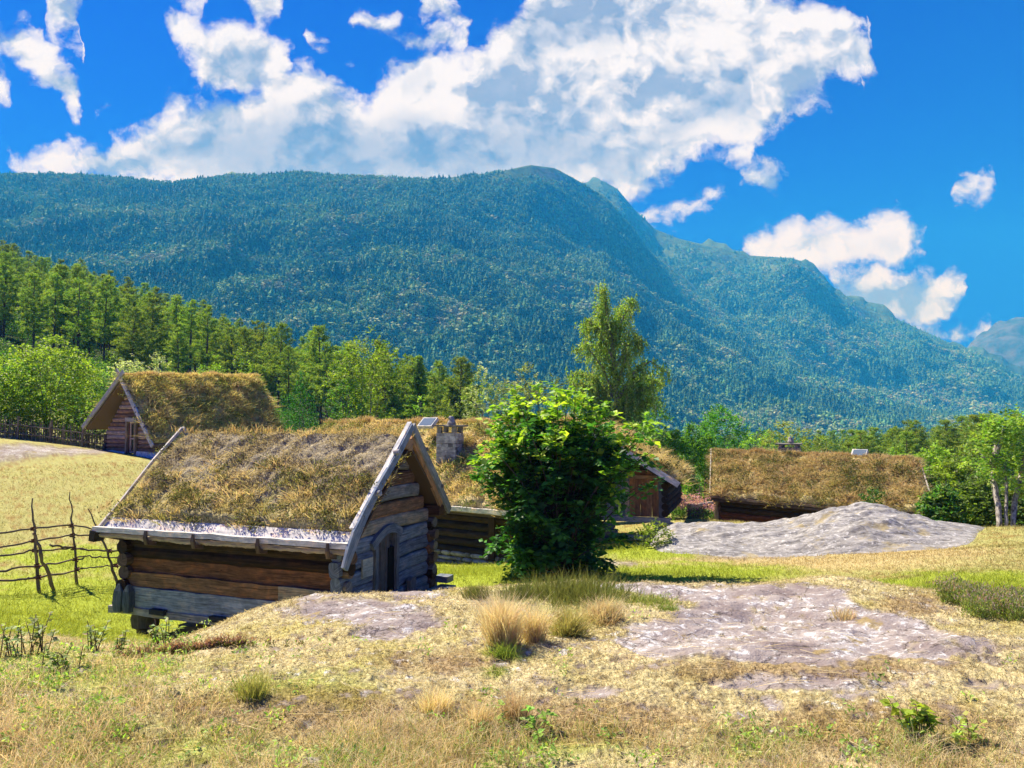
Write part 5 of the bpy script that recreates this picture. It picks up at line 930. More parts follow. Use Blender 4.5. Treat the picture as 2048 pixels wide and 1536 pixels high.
# --- named trees and bushes behind the houses: u, v of the top, v of the base on the picture, half width px, depth
def bush(u, vt, vb, hw, Y, kind, name, label, cat, seed, n=700, per=8, leaf=.13, group=None, gap=.42, tr=.06, stems=2, shape='round', droop=0.):
    b = at(u, vb, Y); zt = P(u, vt, Y)[2]; h = zt - b[2]; R = hw / F * Y
    sh = {'round': ((0, .45), (.15, .8), (.4, 1), (.65, .85), (.85, .5), (1, .08)), 'cone': ((0, .7), (.12, 1), (.4, .72), (.7, .4), (.9, .16), (1, .02)), 'egg': ((0, .15), (.2, .35), (.35, .85), (.55, 1), (.75, .75), (.9, .4), (1, .06))}[shape]
    v0 = (P(u, vb, Y)[2] - b[2]) / h; p0 = pr(*[(max(0, a * (1 - max(v0, 0)) + max(v0, 0)) if a > 0 else 0, c * R) for a, c in sh])
    return leafy(name, label, cat, b, h, p0, leaf, n, per, kind, seed, tr=tr, gap=gap, stems=stems, droop=droop, lim=10, group=group, freq=2.2 / max(h, 1) * 1.4)
bush(92, 678, 872, 100, 42, BIR, 'birch_tree', 'broad bright green birch in front of the pines by the picket fence', 'tree', 21, 1900, 9, .14, shape='round', stems=3)
bush(18, 740, 872, 60, 41, GRN + BIR, 'birch_tree', 'green birch cut by the left edge of the picture', 'tree', 22, 700, 8, .14)
bush(175, 815, 885, 45, 40, GRN + BIR, 'leafy_bush', 'green bush growing against the left wall of the far cabin', 'bush', 23, 420, 8, .12)
bush(255, 712, 800, 34, 62, SIL, 'willow_bush', 'silvery grey willow bush right above the far cabin gable', 'bush', 24, 330, 8, .16); bush(312, 710, 800, 36, 64, SIL, 'willow_bush', 'silvery grey willow bush over the middle of the far cabin roof', 'bush', 25, 330, 8, .16)
bush(422, 712, 790, 24, 56, LIME, 'young_birch', 'yellow green young birch peeping over the right part of the far cabin roof', 'tree', 26, 170, 8, .13, shape='egg'); bush(484, 698, 790, 20, 58, LIME, 'young_birch', 'slim yellow green birch at the far end of the far cabin roof', 'tree', 27, 170, 8, .13, shape='egg')
bush(737, 664, 840, 76, 54, BIR + [(.14, .30, .04)], 'birch_tree', 'bright green bushy birch above the left end of the long turf roof', 'tree', 28, 1300, 9, .16, stems=3); bush(690, 760, 850, 42, 52, GRN, 'leafy_bush', 'dark green bush at the foot of the bright birch', 'bush', 29, 420, 8, .15)
bush(600, 752, 858, 40, 46, [(.03, .12, .02), (.045, .16, .025)], 'juniper_bush', 'dark green conical juniper right of the far cabin roof', 'bush', 30, 1100, 8, .09, shape='cone', gap=.3); bush(838, 796, 840, 9, 34, LIME, 'young_birch', 'tiny sapling standing above the long turf roof', 'tree', 31, 40, 7, .08, shape='egg')
bush(895, 802, 842, 24, 40, OLV, 'leafy_bush', 'small round olive bush behind the stone chimney', 'bush', 32, 160, 8, .10)
bush(962, 738, 845, 40, 40, SIL + OLV, 'willow_bush', 'largest grey green willow just right of the stone chimney', 'bush', 33, 620, 9, .11, stems=3); bush(1058, 732, 845, 32, 42, SIL + OLV, 'willow_bush', 'grey green willow with pointed top left of the tall birch', 'bush', 34, 480, 9, .11, stems=3, shape='egg'); bush(1010, 762, 845, 36, 41, OLV + SIL, 'willow_bush', 'lower willow between the two grey green ones', 'bush', 35, 380, 8, .11); bush(1110, 755, 850, 30, 44, OLV, 'willow_bush', 'olive willow touching the tall birch on its left', 'bush', 36, 300, 8, .12)
bush(1312, 812, 890, 30, 42, GRN, 'leafy_bush', 'dark green bush right of the tall birch foot', 'bush', 37, 330, 8, .12); bush(1262, 850, 900, 28, 40, GRN, 'leafy_bush', 'dark bush behind the barn roof', 'bush', 41, 260, 8, .12)
bush(1440, 815, 930, 52, 58, [(.10, .26, .03), (.14, .32, .04)], 'leafy_tree', 'round bright green tree above the left end of the right house roof', 'tree', 38, 1000, 9, .16, stems=2)
for k, (u, vt, hw, Y, s) in enumerate([(1352,868,30,45,'left'), (1385,850,27,47,'middle'), (1414,872,26,49,'right')]): bush(u, vt, 975, hw, Y, [(.14, .34, .035), (.20, .42, .05), (.10, .26, .03)], 'young_birch', '%s one of the three bright birches between barn and right house' % s, 'tree', 42 + k, 620, 8, .12, shape='egg', group='birches between barn and house')
bush(1575, 846, 930, 62, 44, [(.34, .40, .10), (.26, .34, .08)], 'willow_bush', 'pale yellow green willow behind the right house chimney', 'bush', 46, 620, 8, .12, stems=3); bush(1520, 862, 930, 30, 46, BIR, 'leafy_bush', 'light green bush left of the right house chimney', 'bush', 47, 260, 8, .12); bush(1650, 875, 930, 40, 44, OLV, 'leafy_bush', 'olive bush behind the middle of the right house roof', 'bush', 48, 300, 8, .12)
bush(1742, 978, 1007, 17, 27.6, [(.05, .15, .025), (.10, .22, .03)], 'roof_bush', 'small round green bush growing at the lower edge of the right turf roof', 'bush', 49, 160, 9, .075, tr=.02, gap=.2)
for k, (u, vt, vb, hw, Y, pal, lb) in enumerate([(1905,925,1062,50,30,OLV + BIR, 'broad light olive bush at the right end of the right house'), (1965,960,1062,36,28,OLV, 'low olive bush left of the pollard stems'), (1885,985,1055,30,27.5,GRN + OLV, 'low green bush touching the right corner of the right house'), (2040,985,1060,40,27,OLV + GRN, 'green bush behind the pollard stems'), (1870,895,1000,42,36,BIR, 'light green bush above the right end of the right turf roof'), (1945,885,1010,46,38,OLV + BIR, 'yellow green bush left of the pollard head'), (2095,900,1060,50,30,OLV, 'olive bush cut by the right edge'), (1800,900,960,36,42,BIR + OLV, 'light bush over the right half of the right turf roof')]):
    bush(u, vt, vb, hw, Y, pal, 'leafy_bush', lb, 'bush', 60 + k, 620, 9, .13, stems=3)
# --- pines
def pine_mesh(seed, h=14.0, start=.34, R=2.5, conic=False):
    r = np.random.default_rng(seed); mb = MB(); Fd = Field(); lean = r.normal(0, .018 * h, 2); pts = np.array([[lean[0] * f * f + r.normal(0, .02), lean[1] * f * f + r.normal(0, .02), h * f] for f in np.linspace(0, .97, 12)])
    mb.tube(pts, .20 * (1 - .9 * np.linspace(0, 1, 12)) + .015, sides=8, up=(0, 1, 0), col=(.20, .13, .085), jit=.04); z = h * start
    while z < h * .985:
        f = (z / h - start) / (1 - start); env = R * 1.12 * ((1 - f ** 2.4) * .90 + .10) * (1 if conic else min(1, .55 + f * 1.8)); 
        if conic: env = R * (1 - f) ** .9 + .1
        nb = r.integers(4, 7) if not conic else r.integers(6, 9); a0 = r.random() * 6.28; up_ = .12 + .5 * f if not conic else -.15 + .5 * f
        for b_ in range(nb):
            if r.random() < .26: continue
            a = a0 + b_ * 6.283 / nb + r.normal(0, .25); ln = env * r.uniform(.6, 1.12); d = np.array([math.cos(a), math.sin(a), up_ + r.normal(0, .1)]); p0 = np.array([np.interp(z, pts[:, 2], pts[:, 0]), np.interp(z, pts[:, 2], pts[:, 1]), z]); e = p0 + d * ln
            mb.tube(limb_pts(p0, e, -.05 * ln, 4), np.linspace(.05 * (1 - f * .6), .012, 4), sides=4, up=(0, .2, 1), col=(.16, .11, .08)); nc_ = max(3, int(ln / .26)); 
            for k in range(nc_):
                g = .30 + .72 * (k + r.random()) / nc_; c0 = p0 + (e - p0) * min(g, 1.03) + r.normal(0, .14, 3) * [1, 1, .5] + [0, 0, .05]; m_ = 15; dd = nrm(r.normal(size=(m_, 3)) * [1, 1, .55] + [d[0] * .3, d[1] * .3, .35]); s_ = .40 * (.7 + .5 * r.random(m_)) * (1 - .25 * f)
                base = np.array([(.27, .40, .08), (.36, .49, .09), (.19, .31, .06)][r.integers(3)]); Fd.leaves(np.repeat(c0[None], m_, 0) + r.normal(0, .08, (m_, 3)), dd, nrm(r.normal(size=(m_, 3))), s_, .10, (base * (1 + .25 * r.normal(size=(m_, 1)))).clip(.01, .5))
        z += r.uniform(.38, .62) * (1.0 if not conic else .8)
    tk = mesh('trunk', np.concatenate(mb.V), [np.concatenate(mb.Fq)], M_bark, np.concatenate(mb.C), None, True, link_it=False); cr = Fd.build('crown', M_needle, None, False); return tk, cr
PINES = [pine_mesh(200 + k, 14.0, (.30, .38, .26, .42, .34, .22)[k], (2.4, 2.2, 2.8, 2.1, 2.5, 2.3)[k]) for k in range(6)]; SPR = [pine_mesh(300 + k, 14.0, .06, (2.3, 2.6)[k], True) for k in range(2)]
def put_tree(kind, x, y, s, rz, name, label, group, cat='tree', wide=1.0):
    root = bpy.data.objects.new(name, None); root.empty_display_size = .3; sc.collection.objects.link(root); root.location = (x, y, z1(x, y) - .1); root.rotation_euler = (0, 0, rz); root.scale = (s * wide, s * wide, s); tag(root, label, cat, group)
    for ch in kind:
        c = ch.copy(); sc.collection.objects.link(c); c.parent = root
    return root
r = np.random.default_rng(404); placed = []; u_cont = [-300, 0, 75, 200, 330, 450, 560, 700, 820, 900]; tries = 0
cand = []
while len(cand) < 5200:
    u = r.uniform(-260, 930); Y = 92 * (235 / 92) ** r.random() if u < 640 else 80 * (185 / 80) ** r.random(); q = P(u, 845, Y); cand.append((u, q[0], q[1], Y))
cand.sort(key=lambda c: c[3]); r.shuffle(cand)
for u, x, y, Y in cand:
    if len(placed) >= 280: break
    if all((x - a) ** 2 + (y - b) ** 2 > (3.1 + .010 * Y) ** 2 for a, b in placed): placed.append((x, y))
LPINE = 'tall green pine among the dense pines on the slope behind the far cabin'
for x, y in placed:
    put_tree(PINES[r.integers(6)], x, y, r.uniform(.66, 1.0), r.uniform(0, 6.28), 'pine_tree', LPINE, 'pines on the slope behind the far cabin', wide=r.uniform(.9, 1.15))
for u, vt, Y, lb in [(835, 712, 88, 'dark pointed spruce right of the bright birch'), (785, 748, 84, 'dark spruce partly behind the bright birch'), (905, 752, 92, 'dark spruce left of the grey green willows'), (868, 765, 96, 'small dark spruce between two taller ones')]:
    q = P(u, vt, Y); s = (q[2] - z1(q[0], q[1])) / 14; put_tree(SPR[r.integers(2)], q[0], q[1], s, r.uniform(0, 6), 'spruce_tree', lb, None, wide=1.25)
# right hand pine wood
n = 0; placedR = []
while n < 52:
    u = r.uniform(1640, 2160); Y = r.uniform(62, 120); q = P(u, 845, Y)
    if any((q[0] - a) ** 2 + (q[1] - b) ** 2 < 6 for a, b in placedR): continue
    placedR.append((q[0], q[1])); vt = np.interp(u, [1640, 1750, 1850, 1950, 2048, 2160], [866, 848, 836, 824, 812, 806]) + r.uniform(0, 30); zt = P(u, vt, Y)[2]; s = (zt - z1(q[0], q[1])) / 14
    put_tree(PINES[r.integers(6)], q[0], q[1], s, r.uniform(0, 6.28), 'pine_tree', 'green pine in the wood behind the right house', 'pines behind the right house', wide=1.25); n += 1
# undergrowth, the deeper wood and the valley wood: masses nobody could count
wood_shapes = bpy.data.collections.new('wood_shapes')
def merged_shape(tk, cr, name, s):
    V = []; Q = []; T3 = []; C = []; k = 0
    for o in (tk, cr):
        me = o.data; v = np.empty(len(me.vertices) * 3, np.float32); me.vertices.foreach_get('co', v); v = v.reshape(-1, 3) / 14 * s; li = np.empty(len(me.loops), np.int32); me.loops.foreach_get('vertex_index', li); lt = np.empty(len(me.polygons), np.int32); me.polygons.foreach_get('loop_total', lt); ls = np.concatenate([[0], np.cumsum(lt)[:-1]])
        q = ls[lt == 4]; Q.append(li[q[:, None] + np.arange(4)] + k if len(q) else np.zeros((0, 4), int)); q = ls[lt == 3]; T3.append(li[q[:, None] + np.arange(3)] + k if len(q) else np.zeros((0, 3), int)); V.append(v); k += len(v)
        c = np.empty(len(me.vertices) * 4, np.float32); me.color_attributes['Col'].data.foreach_get('color', c); C.append(c.reshape(-1, 4)[:, :3])
    return mesh(name, np.concatenate(V), [np.concatenate(Q), np.concatenate(T3)], M_needle, np.concatenate(C), link_it=False)
for k in range(3): wood_shapes.objects.link(merged_shape(*PINES[k * 2], 'pine_shape_%s' % 'abc'[k], 1.0))
def clump_shape(seed, n, pal, leaf, name):
    rr_ = np.random.default_rng(seed); Fd = Field(); c = rr_.normal(size=(n, 3)); c = nrm(c) * (rr_.random((n, 1)) ** .35) * (1 + .35 * fbm(c[:, 0] * 2, c[:, 2] * 2, 3, seed))[:, None] * [.5, .5, .5] + [0, 0, .5]
    Fd.leaves(c, nrm(rr_.normal(size=(n, 3))), nrm(rr_.normal(size=(n, 3)) + [0, 0, .8]), leaf * (.6 + .7 * rr_.random(n)), leaf * .6, np.array(pal)[rr_.integers(0, len(pal), n)] * (1 + .25 * rr_.normal(size=(n, 1))).clip(.4, 1.6)); return Fd.build(name, M_leaf, None, False)
wood_shapes.objects.link(clump_shape(1, 900, BIR + GRN, .07, 'shrub_shape_a')); wood_shapes.objects.link(clump_shape(2, 900, GRN, .07, 'shrub_shape_b'))
def scatter2(name, pts, sizes, idx, label):
    o = scatter_forest(name, pts, sizes, idx, np.ones((len(pts), 3)) * .1, label)
    for nd in o.modifiers[0].node_group.nodes:
        if nd.bl_idname == 'GeometryNodeCollectionInfo': nd.inputs[0].default_value = wood_shapes
    return o
pts = []; sz = []; ix = []
for _ in range(1500):                                # low shrubs under the pines and around the houses
    u = r.uniform(-300, 2300); Y = 46 * (240 / 46) ** r.random()
    if u < 950 and Y < 60: continue
    q = P(u, 845, Y); h = r.uniform(1.2, 3.6) * (1 if u < 950 else .8); pts.append([q[0], q[1], z1(q[0], q[1]) - .2]); sz.append([h * 1.2, h * 1.2, h]); ix.append(r.integers(3, 5))
scatter2('undergrowth', np.array(pts), np.array(sz), ix, 'low green shrubs filling the ground below the trees')
pts = []; sz = []; ix = []
for _ in range(900):
    u = r.uniform(-500, 2500); Y = 150 * (760 / 150) ** r.random() if u > 900 else 150 * (500 / 150) ** r.random(); q = P(u, 845, Y); z = z1(q[0], q[1]); h = r.uniform(10, 14)
    if u > 900: h = min(h, max(3, -z - .004 * Y - 1)) 
    pts.append([q[0], q[1], z - .2]); sz.append([h, h, h] if r.random() < .8 else [h, h, h * .8]); ix.append(r.integers(0, 3) if u < 1000 or r.random() < .6 else 4)
scatter2('distant_wood', np.array(pts), np.array(sz), ix, 'wood of pines and birches filling the valley below the mountain')
# --- fireweed behind the barn
pts = [at(r.uniform(1330, 1425), 985, r.uniform(31, 35)) for _ in range(150)]; Fd = Field()
for p in pts:
    n = 26; hh = r.uniform(.6, 1.0); q = r.random(n); c = p + np.stack([r.normal(0, .05, n), r.normal(0, .05, n), q * hh], -1); col = np.where((q > .55)[:, None], jit((.52, .28, .40), n, .15), jit((.14, .26, .05), n, .15)); Fd.leaves(c, nrm(r.normal(size=(n, 3)) + [0, 0, .4]), nrm(r.normal(size=(n, 3))), .09, .05, col)
tag(Fd.build('fireweed', M_leaf), 'strip of pink fireweed in flower between barn and right house', kind='stuff')

# ================================================================== FENCES AND SMALL TIMBER
def rod(mb, pts, r0, r1=None, col=(.14, .11, .09), n=14, wob=.012):
    pts = np.array(pts, float); tt = np.linspace(0, 1, n); pp = np.stack([np.interp(tt, np.linspace(0, 1, len(pts)), pts[:, j]) for j in range(3)], -1) + RNG.normal(0, wob, (n, 3)); mb.tube(pp, np.linspace(r0, r1 or r0, n) * (1 + RNG.normal(0, .06, n)), sides=6, up=(0, .5, 1) if abs(pts[-1][2] - pts[0][2]) < .6 else (0, 1, 0), col=col)
dep = lambda u: np.interp(u, [-300, 0, 78, 155, 240, 330], [15.2, 15.9, 16.2, 17.1, 17.35, 17.5])
sk = empty('rail_fence', tuple(at(110, 1180, 16.6)), 0, label='rustic fence of thin split rails tied to leaning poles left of the storehouse', cat='fence')
def fpx(L, dY=0): return [P(u, v, dep(u) + dY) for u, v in L]
def ground_end(u, v): q = P(u, v, dep(u)); q[2] = z1(q[0], q[1]) - .12; return q
for L, r0, r1, c in [([(65,998),(70,1090)], .040, .014, (.22, .17, .13)), ([(139,985),(147,1070)], .036, .010, (.20, .15, .12)), ([(176,1018),(212,1095)], .036, .012, (.18, .14, .11)), ([(68,1065),(85,1120)], .036, .03, (.20, .15, .12)), ([(-70,1000),(-66,1090)], .036, .014, (.2, .15, .12))]:
    gu = {65: 79, 139: 156, 176: 238, 68: 110, -70: -62}[L[0][0]]; gv = {65: 1192, 139: 1172, 176: 1162, 68: 1196, -70: 1196}[L[0][0]]
    mb = MB(); rod(mb, [ground_end(gu, gv)] + [P(u, v, dep(u) - (.25 if L[0][0] == 68 else .06)) for u, v in L[::-1]], r0, r1, c); mb.build('pole', M_wood, sk)
for L, r0 in [([(-160,1085),(0,1067),(63,1057),(142,1050),(191,1059),(260,1064)], .022), ([(-160,1110),(0,1095),(66,1082),(142,1070),(193,1070),(265,1083)], .022), ([(-160,1126),(0,1113),(66,1102),(142,1097),(168,1099)], .022), ([(100,1091),(142,1096),(219,1102),(270,1102)], .024), ([(-160,1152),(0,1141),(74,1133),(150,1119),(168,1117)], .024), ([(158,1113),(230,1115),(270,1114)], .018), ([(-160,1174),(0,1162),(74,1156),(153,1141),(166,1135)], .024), ([(161,1137),(230,1131),(270,1131)], .016), ([(38,1160),(75,1155),(82,1152)], .022)]:
    mb = MB(); rod(mb, fpx(L), r0, r0 * .7, (.15, .12, .10), 22, .010); mb.build('rail', M_wood, sk)
for u, v in [(67,1058),(68,1082),(70,1101),(74,1132),(77,1155),(143,1052),(145,1071),(147,1097),(151,1119),(154,1139),(219,1102),(231,1131),(204,1072)]:
    mb = MB(); c = P(u, v, dep(u) - .03); an = np.linspace(0, 4 * np.pi, 18); mb.tube(np.stack([c[0] + .05 * np.cos(an), c[1] + .05 * np.sin(an), c[2] + np.linspace(-.05, .05, 18)], -1), .014, sides=6, up=(0, 0, 1), col=(.12, .045, .03)); mb.build('withy_tie', M_wood, sk)
pf = empty('picket_fence', tuple(at(90, 885, 37.5)), 0, label='old picket fence of thin grey stakes in front of the birches at left', cat='fence')
mb = MB(); 
for k in range(110):
    u = -70 + k * 2.55; Y = 38.5 - .004 * u; q = at(u, 885, Y); hh = random.uniform(.85, 1.15); rod(mb, [q, q + np.array([random.uniform(-.06, .06), random.uniform(-.05, .05), hh])], .022, .012, pick([(.16, .14, .12), (.22, .19, .15), (.10, .09, .07)]), 3, .004)
mb.build('stakes', M_wood, pf); mb = MB()
for dz_ in (.3, .72): rod(mb, [at(u, 885, 38.4 - .004 * u) + np.array([0, 0, dz_]) for u in np.linspace(-70, 205, 12)], .03, .03, (.15, .13, .11), 40, .01)
mb.build('rails', M_wood, pf)
for u in (-30, 35, 100, 165): mb = MB(); q = at(u, 885, 38.4 - .004 * u); rod(mb, [q - [0, 0, .1], q + np.array([.02, 0, 1.15])], .06, .05, (.17, .15, .12), 4); mb.build('post', M_wood, pf)
pf = empty('picket_fence', tuple(at(1410, 985, 36)), 0, label='short open fence of dark stakes beside the pink flowers', cat='fence'); mb = MB()
for k in range(13):
    q = at(1396 + k * 4.2, 985, 36.0 + .1 * k); rod(mb, [q, q + np.array([random.uniform(-.1, .1), 0, random.uniform(1.0, 1.4)])], .022, .012, (.20, .16, .13), 3, .004)
mb.build('stakes', M_wood, pf); mb = MB(); q0_, q1_ = at(1392, 985, 36), at(1452, 985, 37.2)
for dz_ in (.35, .9): rod(mb, [q0_ + [0, 0, dz_], q1_ + [0, 0, dz_]], .03, .025, (.2, .17, .14), 10)
mb.build('rails', M_wood, pf)
lw = empty('log_fence', tuple(at(1400, 1040, 31)), 0, label='low grey log wall joining the left corner of the right house', cat='log wall')
mb = MB()
for k in range(4): a, b_ = P(1377, 1037 - k * 7.5, 31.3), P(1424, 1037 - k * 7.5, 33.0); b_[2] = a[2]; mb.log(a, b_, .09, .085, col=pick([(.20, .17, .13), (.28, .25, .20), (.14, .12, .10)]), seg=8)
mb.build('logs', M_log, lw); mb = MB(); a = P(1377, 1012, 31.3); mb.beam(a + [0, 0, .04], P(1424, 1006, 33.1), .2, .04, col=(.40, .35, .27), seg=4); mb.build('top_board', M_wood, lw)

# ================================================================== GRASS, MOSS TUFTS AND WEEDS
def polar(n, r0, r1, a0=-38.5, a1=38.5):
    a = np.radians(RNG.uniform(a0, a1, n)); R = r0 * (r1 / r0) ** RNG.random(n); return np.sin(a) * R, np.cos(a) * R, R
x, y, R = polar(330000, 3.0, 9.6); z = zg(x, y); rk, gr, br, og, nz, n2, u, v = masks(x, y, z); pt = fbm(x * 1.1, y * 1.1, 4, 210); p3 = fbm(x * 5, y * 5, 3, 213)
tall = (ss(1400, 1500, v + 40 * nz) * .9 + blob(u, v, [(120,1400,520,170),(700,1500,300,80)]).clip(0, 1) * 1.2) * ss(-.35, .25, pt + .5 * p3); tall = tall.clip(0, 1)
colb = groundcol(gr, br, og, nz, n2, y)
Fd = Field(); k = (rk < .5) & (RNG.random(len(x)) < .62); n = k.sum()                # moss fuzz
c = colb[k] * (1 + .22 * RNG.normal(size=(n, 1))).clip(.5, 1.5); Fd.grass(np.stack([x, y, z - .004], -1)[k], (0, 0, 1), RNG.uniform(.010, .032, n) * (1 + .25 * R[k] / 5), .0035 * R[k] / 4, .7, .5, c * .85, (c * 1.1).clip(0, .92)); tag(Fd.build('moss', M_dry), 'tan and golden moss carpet over the near rock', kind='stuff')
Fd = Field(); k = (rk < .5) & (RNG.random(len(x)) < tall * .55); n = k.sum(); gg = RNG.random(n) < (.18 + .5 * gr[k]); c0 = np.where(gg[:, None], [.22, .34, .07], [.62, .50, .26]); c1 = np.where(gg[:, None], [.38, .50, .12], [.88, .74, .46]); jj = (1 + .25 * RNG.normal(size=(n, 1))).clip(.4, 1.6)
Fd.grass(np.stack([x, y, z - .01], -1)[k], (0, 0, 1), RNG.uniform(.03, .14, n) * (.5 + tall[k]), .0030 * R[k] / 4, .38, .45, c0 * jj, (c1 * jj).clip(0, .95)); tag(Fd.build('dry_grass', M_dry), 'dry straw coloured grass with green blades in the near foreground', kind='stuff')
# fallen straws lying over moss and rock
x, y, R = polar(700, 3.3, 6.5); Fd = Field(); z = zg(x, y) + .012; a = RNG.normal(0, .5, len(x)); ln = RNG.uniform(.1, .35, len(x)); d = np.stack([np.cos(a), np.sin(a) * .7, RNG.normal(0, .03, len(x))], -1); Fd.grass(np.stack([x, y, z], -1), d, ln, .0035, .03, .06, (.70, .60, .38), (.85, .74, .48)); tag(Fd.build('loose_straw', M_dry), 'bleached loose straws lying on the moss', kind='stuff')
# meadow beyond the crest
x, y, R = polar(230000, 9.2, 36, -40, 40); z = zg(x, y); rk, gr, br, og, nz, n2, u, v = masks(x, y, z); colb = groundcol(gr, br, og, nz, n2, y); k = (rk < .5) & ((u < 1290) | (u > 1885) | (v > 1104) | (v < 1000) | (y > 26) | (y < 19)); n = k.sum(); x, y, z, R = x[k], y[k], z[k], R[k]
c = colb[k] * (1 + .25 * RNG.normal(size=(n, 1))).clip(.4, 1.6); gk = gr[k]; Fd = Field(); Fd.grass(np.stack([x, y, z - .01], -1), (0, 0, 1), RNG.uniform(.03, .11, n) * (.7 + .9 * gk.clip(0, 1)) * (1 + R / 40), .0045 * R / 9, .5, .4, c * .8, (c * 1.15).clip(0, .92)); tag(Fd.build('meadow_grass', M_dry), 'short sunlit grass of the meadow between the cabins', kind='stuff')
# straw tussocks on the near rock
def tussock(u, v, hpx, wpx, n, tip, basec, label, lean=0., spread=.20, name='grass_tussock', group=None):
    Y = 3.55; 
    for _ in range(60):                               # walk along the view ray to the ground
        q = P(u, v, Y)
        if q[2] <= z1(q[0], q[1]): break
        Y *= 1.02
    g = np.array([q[0], q[1], z1(q[0], q[1])]); hh = hpx / F * Y; rad = wpx / F * Y; Fd = Field(); off = RNG.normal(0, .45, (n, 3)) * rad * [1, .8, 0]; rt = g + off; rt[:, 2] = zg(rt[:, 0], rt[:, 1]) - .01
    Fd.grass(rt, nrm(off / rad * .22 + np.array([lean, 0, 1.])), hh * RNG.uniform(.3, 1.12, n), .0040 * Y / 5.5, spread, .22, jit(basec, n), jit(tip, n, .12)); tag(Fd.build(name, M_dry), label, 'grass', group)
tussock(1005, 1300, 120, 26, 1700, (.95, .82, .50), (.78, .70, .32), 'tallest orange straw tussock in the middle of the near rock', -.03); tussock(1068, 1285, 95, 17, 700, (.95, .80, .48), (.70, .62, .28), 'upright straw tussock touching the tallest one on its right')
tussock(1135, 1275, 75, 25, 1000, (.62, .56, .20), (.28, .33, .07), 'rounded green based tussock right of the straw ones', 0, .4); tussock(1205, 1252, 60, 36, 1000, (.92, .78, .46), (.60, .56, .24), 'wide low golden tussock at the right of the group', .05, .35)
tussock(1150, 1200, 55, 110, 2200, (.22, .26, .06), (.16, .20, .05), 'dark green heathery grass behind the straw tussocks', 0, .3); tussock(950, 1200, 35, 28, 500, (.24, .28, .07), (.16, .20, .05), 'small dark green clump left behind the tallest tussock'); tussock(1040, 1195, 40, 40, 700, (.2, .24, .06), (.15, .18, .05), 'dark clump straight behind the tallest tussock')
tussock(1005, 1322, 42, 26, 350, (.36, .50, .08), (.20, .32, .05), 'bright green clump at the foot of the tallest tussock', 0, .45); tussock(992, 1352, 22, 26, 220, (.30, .46, .08), (.18, .30, .05), 'little green rosette below the straw tussocks', 0, .7); tussock(1335, 1228, 18, 26, 260, (.30, .44, .08), (.2, .3, .05), 'low green patch by the left edge of the purple slab', 0, .6); tussock(1300, 1210, 24, 60, 700, (.34, .42, .10), (.22, .28, .06), 'green grass strip above the purple slab corner', 0, .4)
for k, (u, v, h, w_) in enumerate([(1030,1450,85,26),(870,1440,70,26),(960,1450,60,24),(20,1500,60,30)]): tussock(u, v, h, w_, 520, (.84, .70, .42), (.50, .42, .20), ['thin straw tuft below the rock, right one of three', 'thin straw tuft below the rock, left one of three', 'thin straw tuft below the rock, middle one of three', 'straw tuft in the lower left corner'][k], .02, .22)
tussock(505, 1405, 70, 30, 420, (.50, .50, .14), (.24, .30, .06), 'olive green tuft in the dry grass at lower left centre'); tussock(1690, 1240, 30, 22, 260, (.86, .76, .5), (.6, .5, .25), 'pale straw tuft beside the heather')
# heather at the right
hb = None; Fd = Field(); r = np.random.default_rng(31); pts = []
for _ in range(900):
    u = r.uniform(1885, 2130); v = r.uniform(1200, 1262) if u > 1930 else r.uniform(1195, 1225); Y = 7.3 - (v - 1190) / 62 * 1.0; q = P(u, v, Y); g = z1(q[0], q[1]); n = 26; hh = r.uniform(.10, .22); p0 = np.array([q[0], q[1], g]); d = nrm(r.normal(0, .35, 3) + [0, 0, 1]); f = r.random(n); c = p0 + d * (f * hh)[:, None] + r.normal(0, .014, (n, 3)); col = np.where(((f > .7) & (r.random(n) < .45))[:, None], jit((.46, .32, .34), n, .2), jit((.24, .29, .09), n, .3)); Fd.leaves(c, nrm(r.normal(0, .5, (n, 3)) + [0, 0, 1]), nrm(r.normal(size=(n, 3))), .03, .009, col)
tag(Fd.build('heather_bush', M_leaf), 'dark green heather clump with faint purple tips on the mossy rock', 'heather')
Fd = Field()
for _ in range(200):
    u = r.normal(395, 70); v = r.normal(1300, 13); q = P(u, v, 5.5); p0 = np.array([q[0], q[1], z1(q[0], q[1])]); n = 20; hh = r.uniform(.03, .08); d = nrm(r.normal(0, .35, 3) + [0, 0, 1]); f = r.random(n); Fd.leaves(p0 + d * (f * hh)[:, None] + r.normal(0, .01, (n, 3)), nrm(r.normal(0, .5, (n, 3)) + [0, 0, 1]), nrm(r.normal(size=(n, 3))), .022, .008, np.where((f > .6)[:, None], jit((.40, .22, .22), n, .2), jit((.18, .20, .06), n, .3)))
tag(Fd.build('heather_bush', M_leaf), 'low reddish heather below the corner of the storehouse', 'heather')
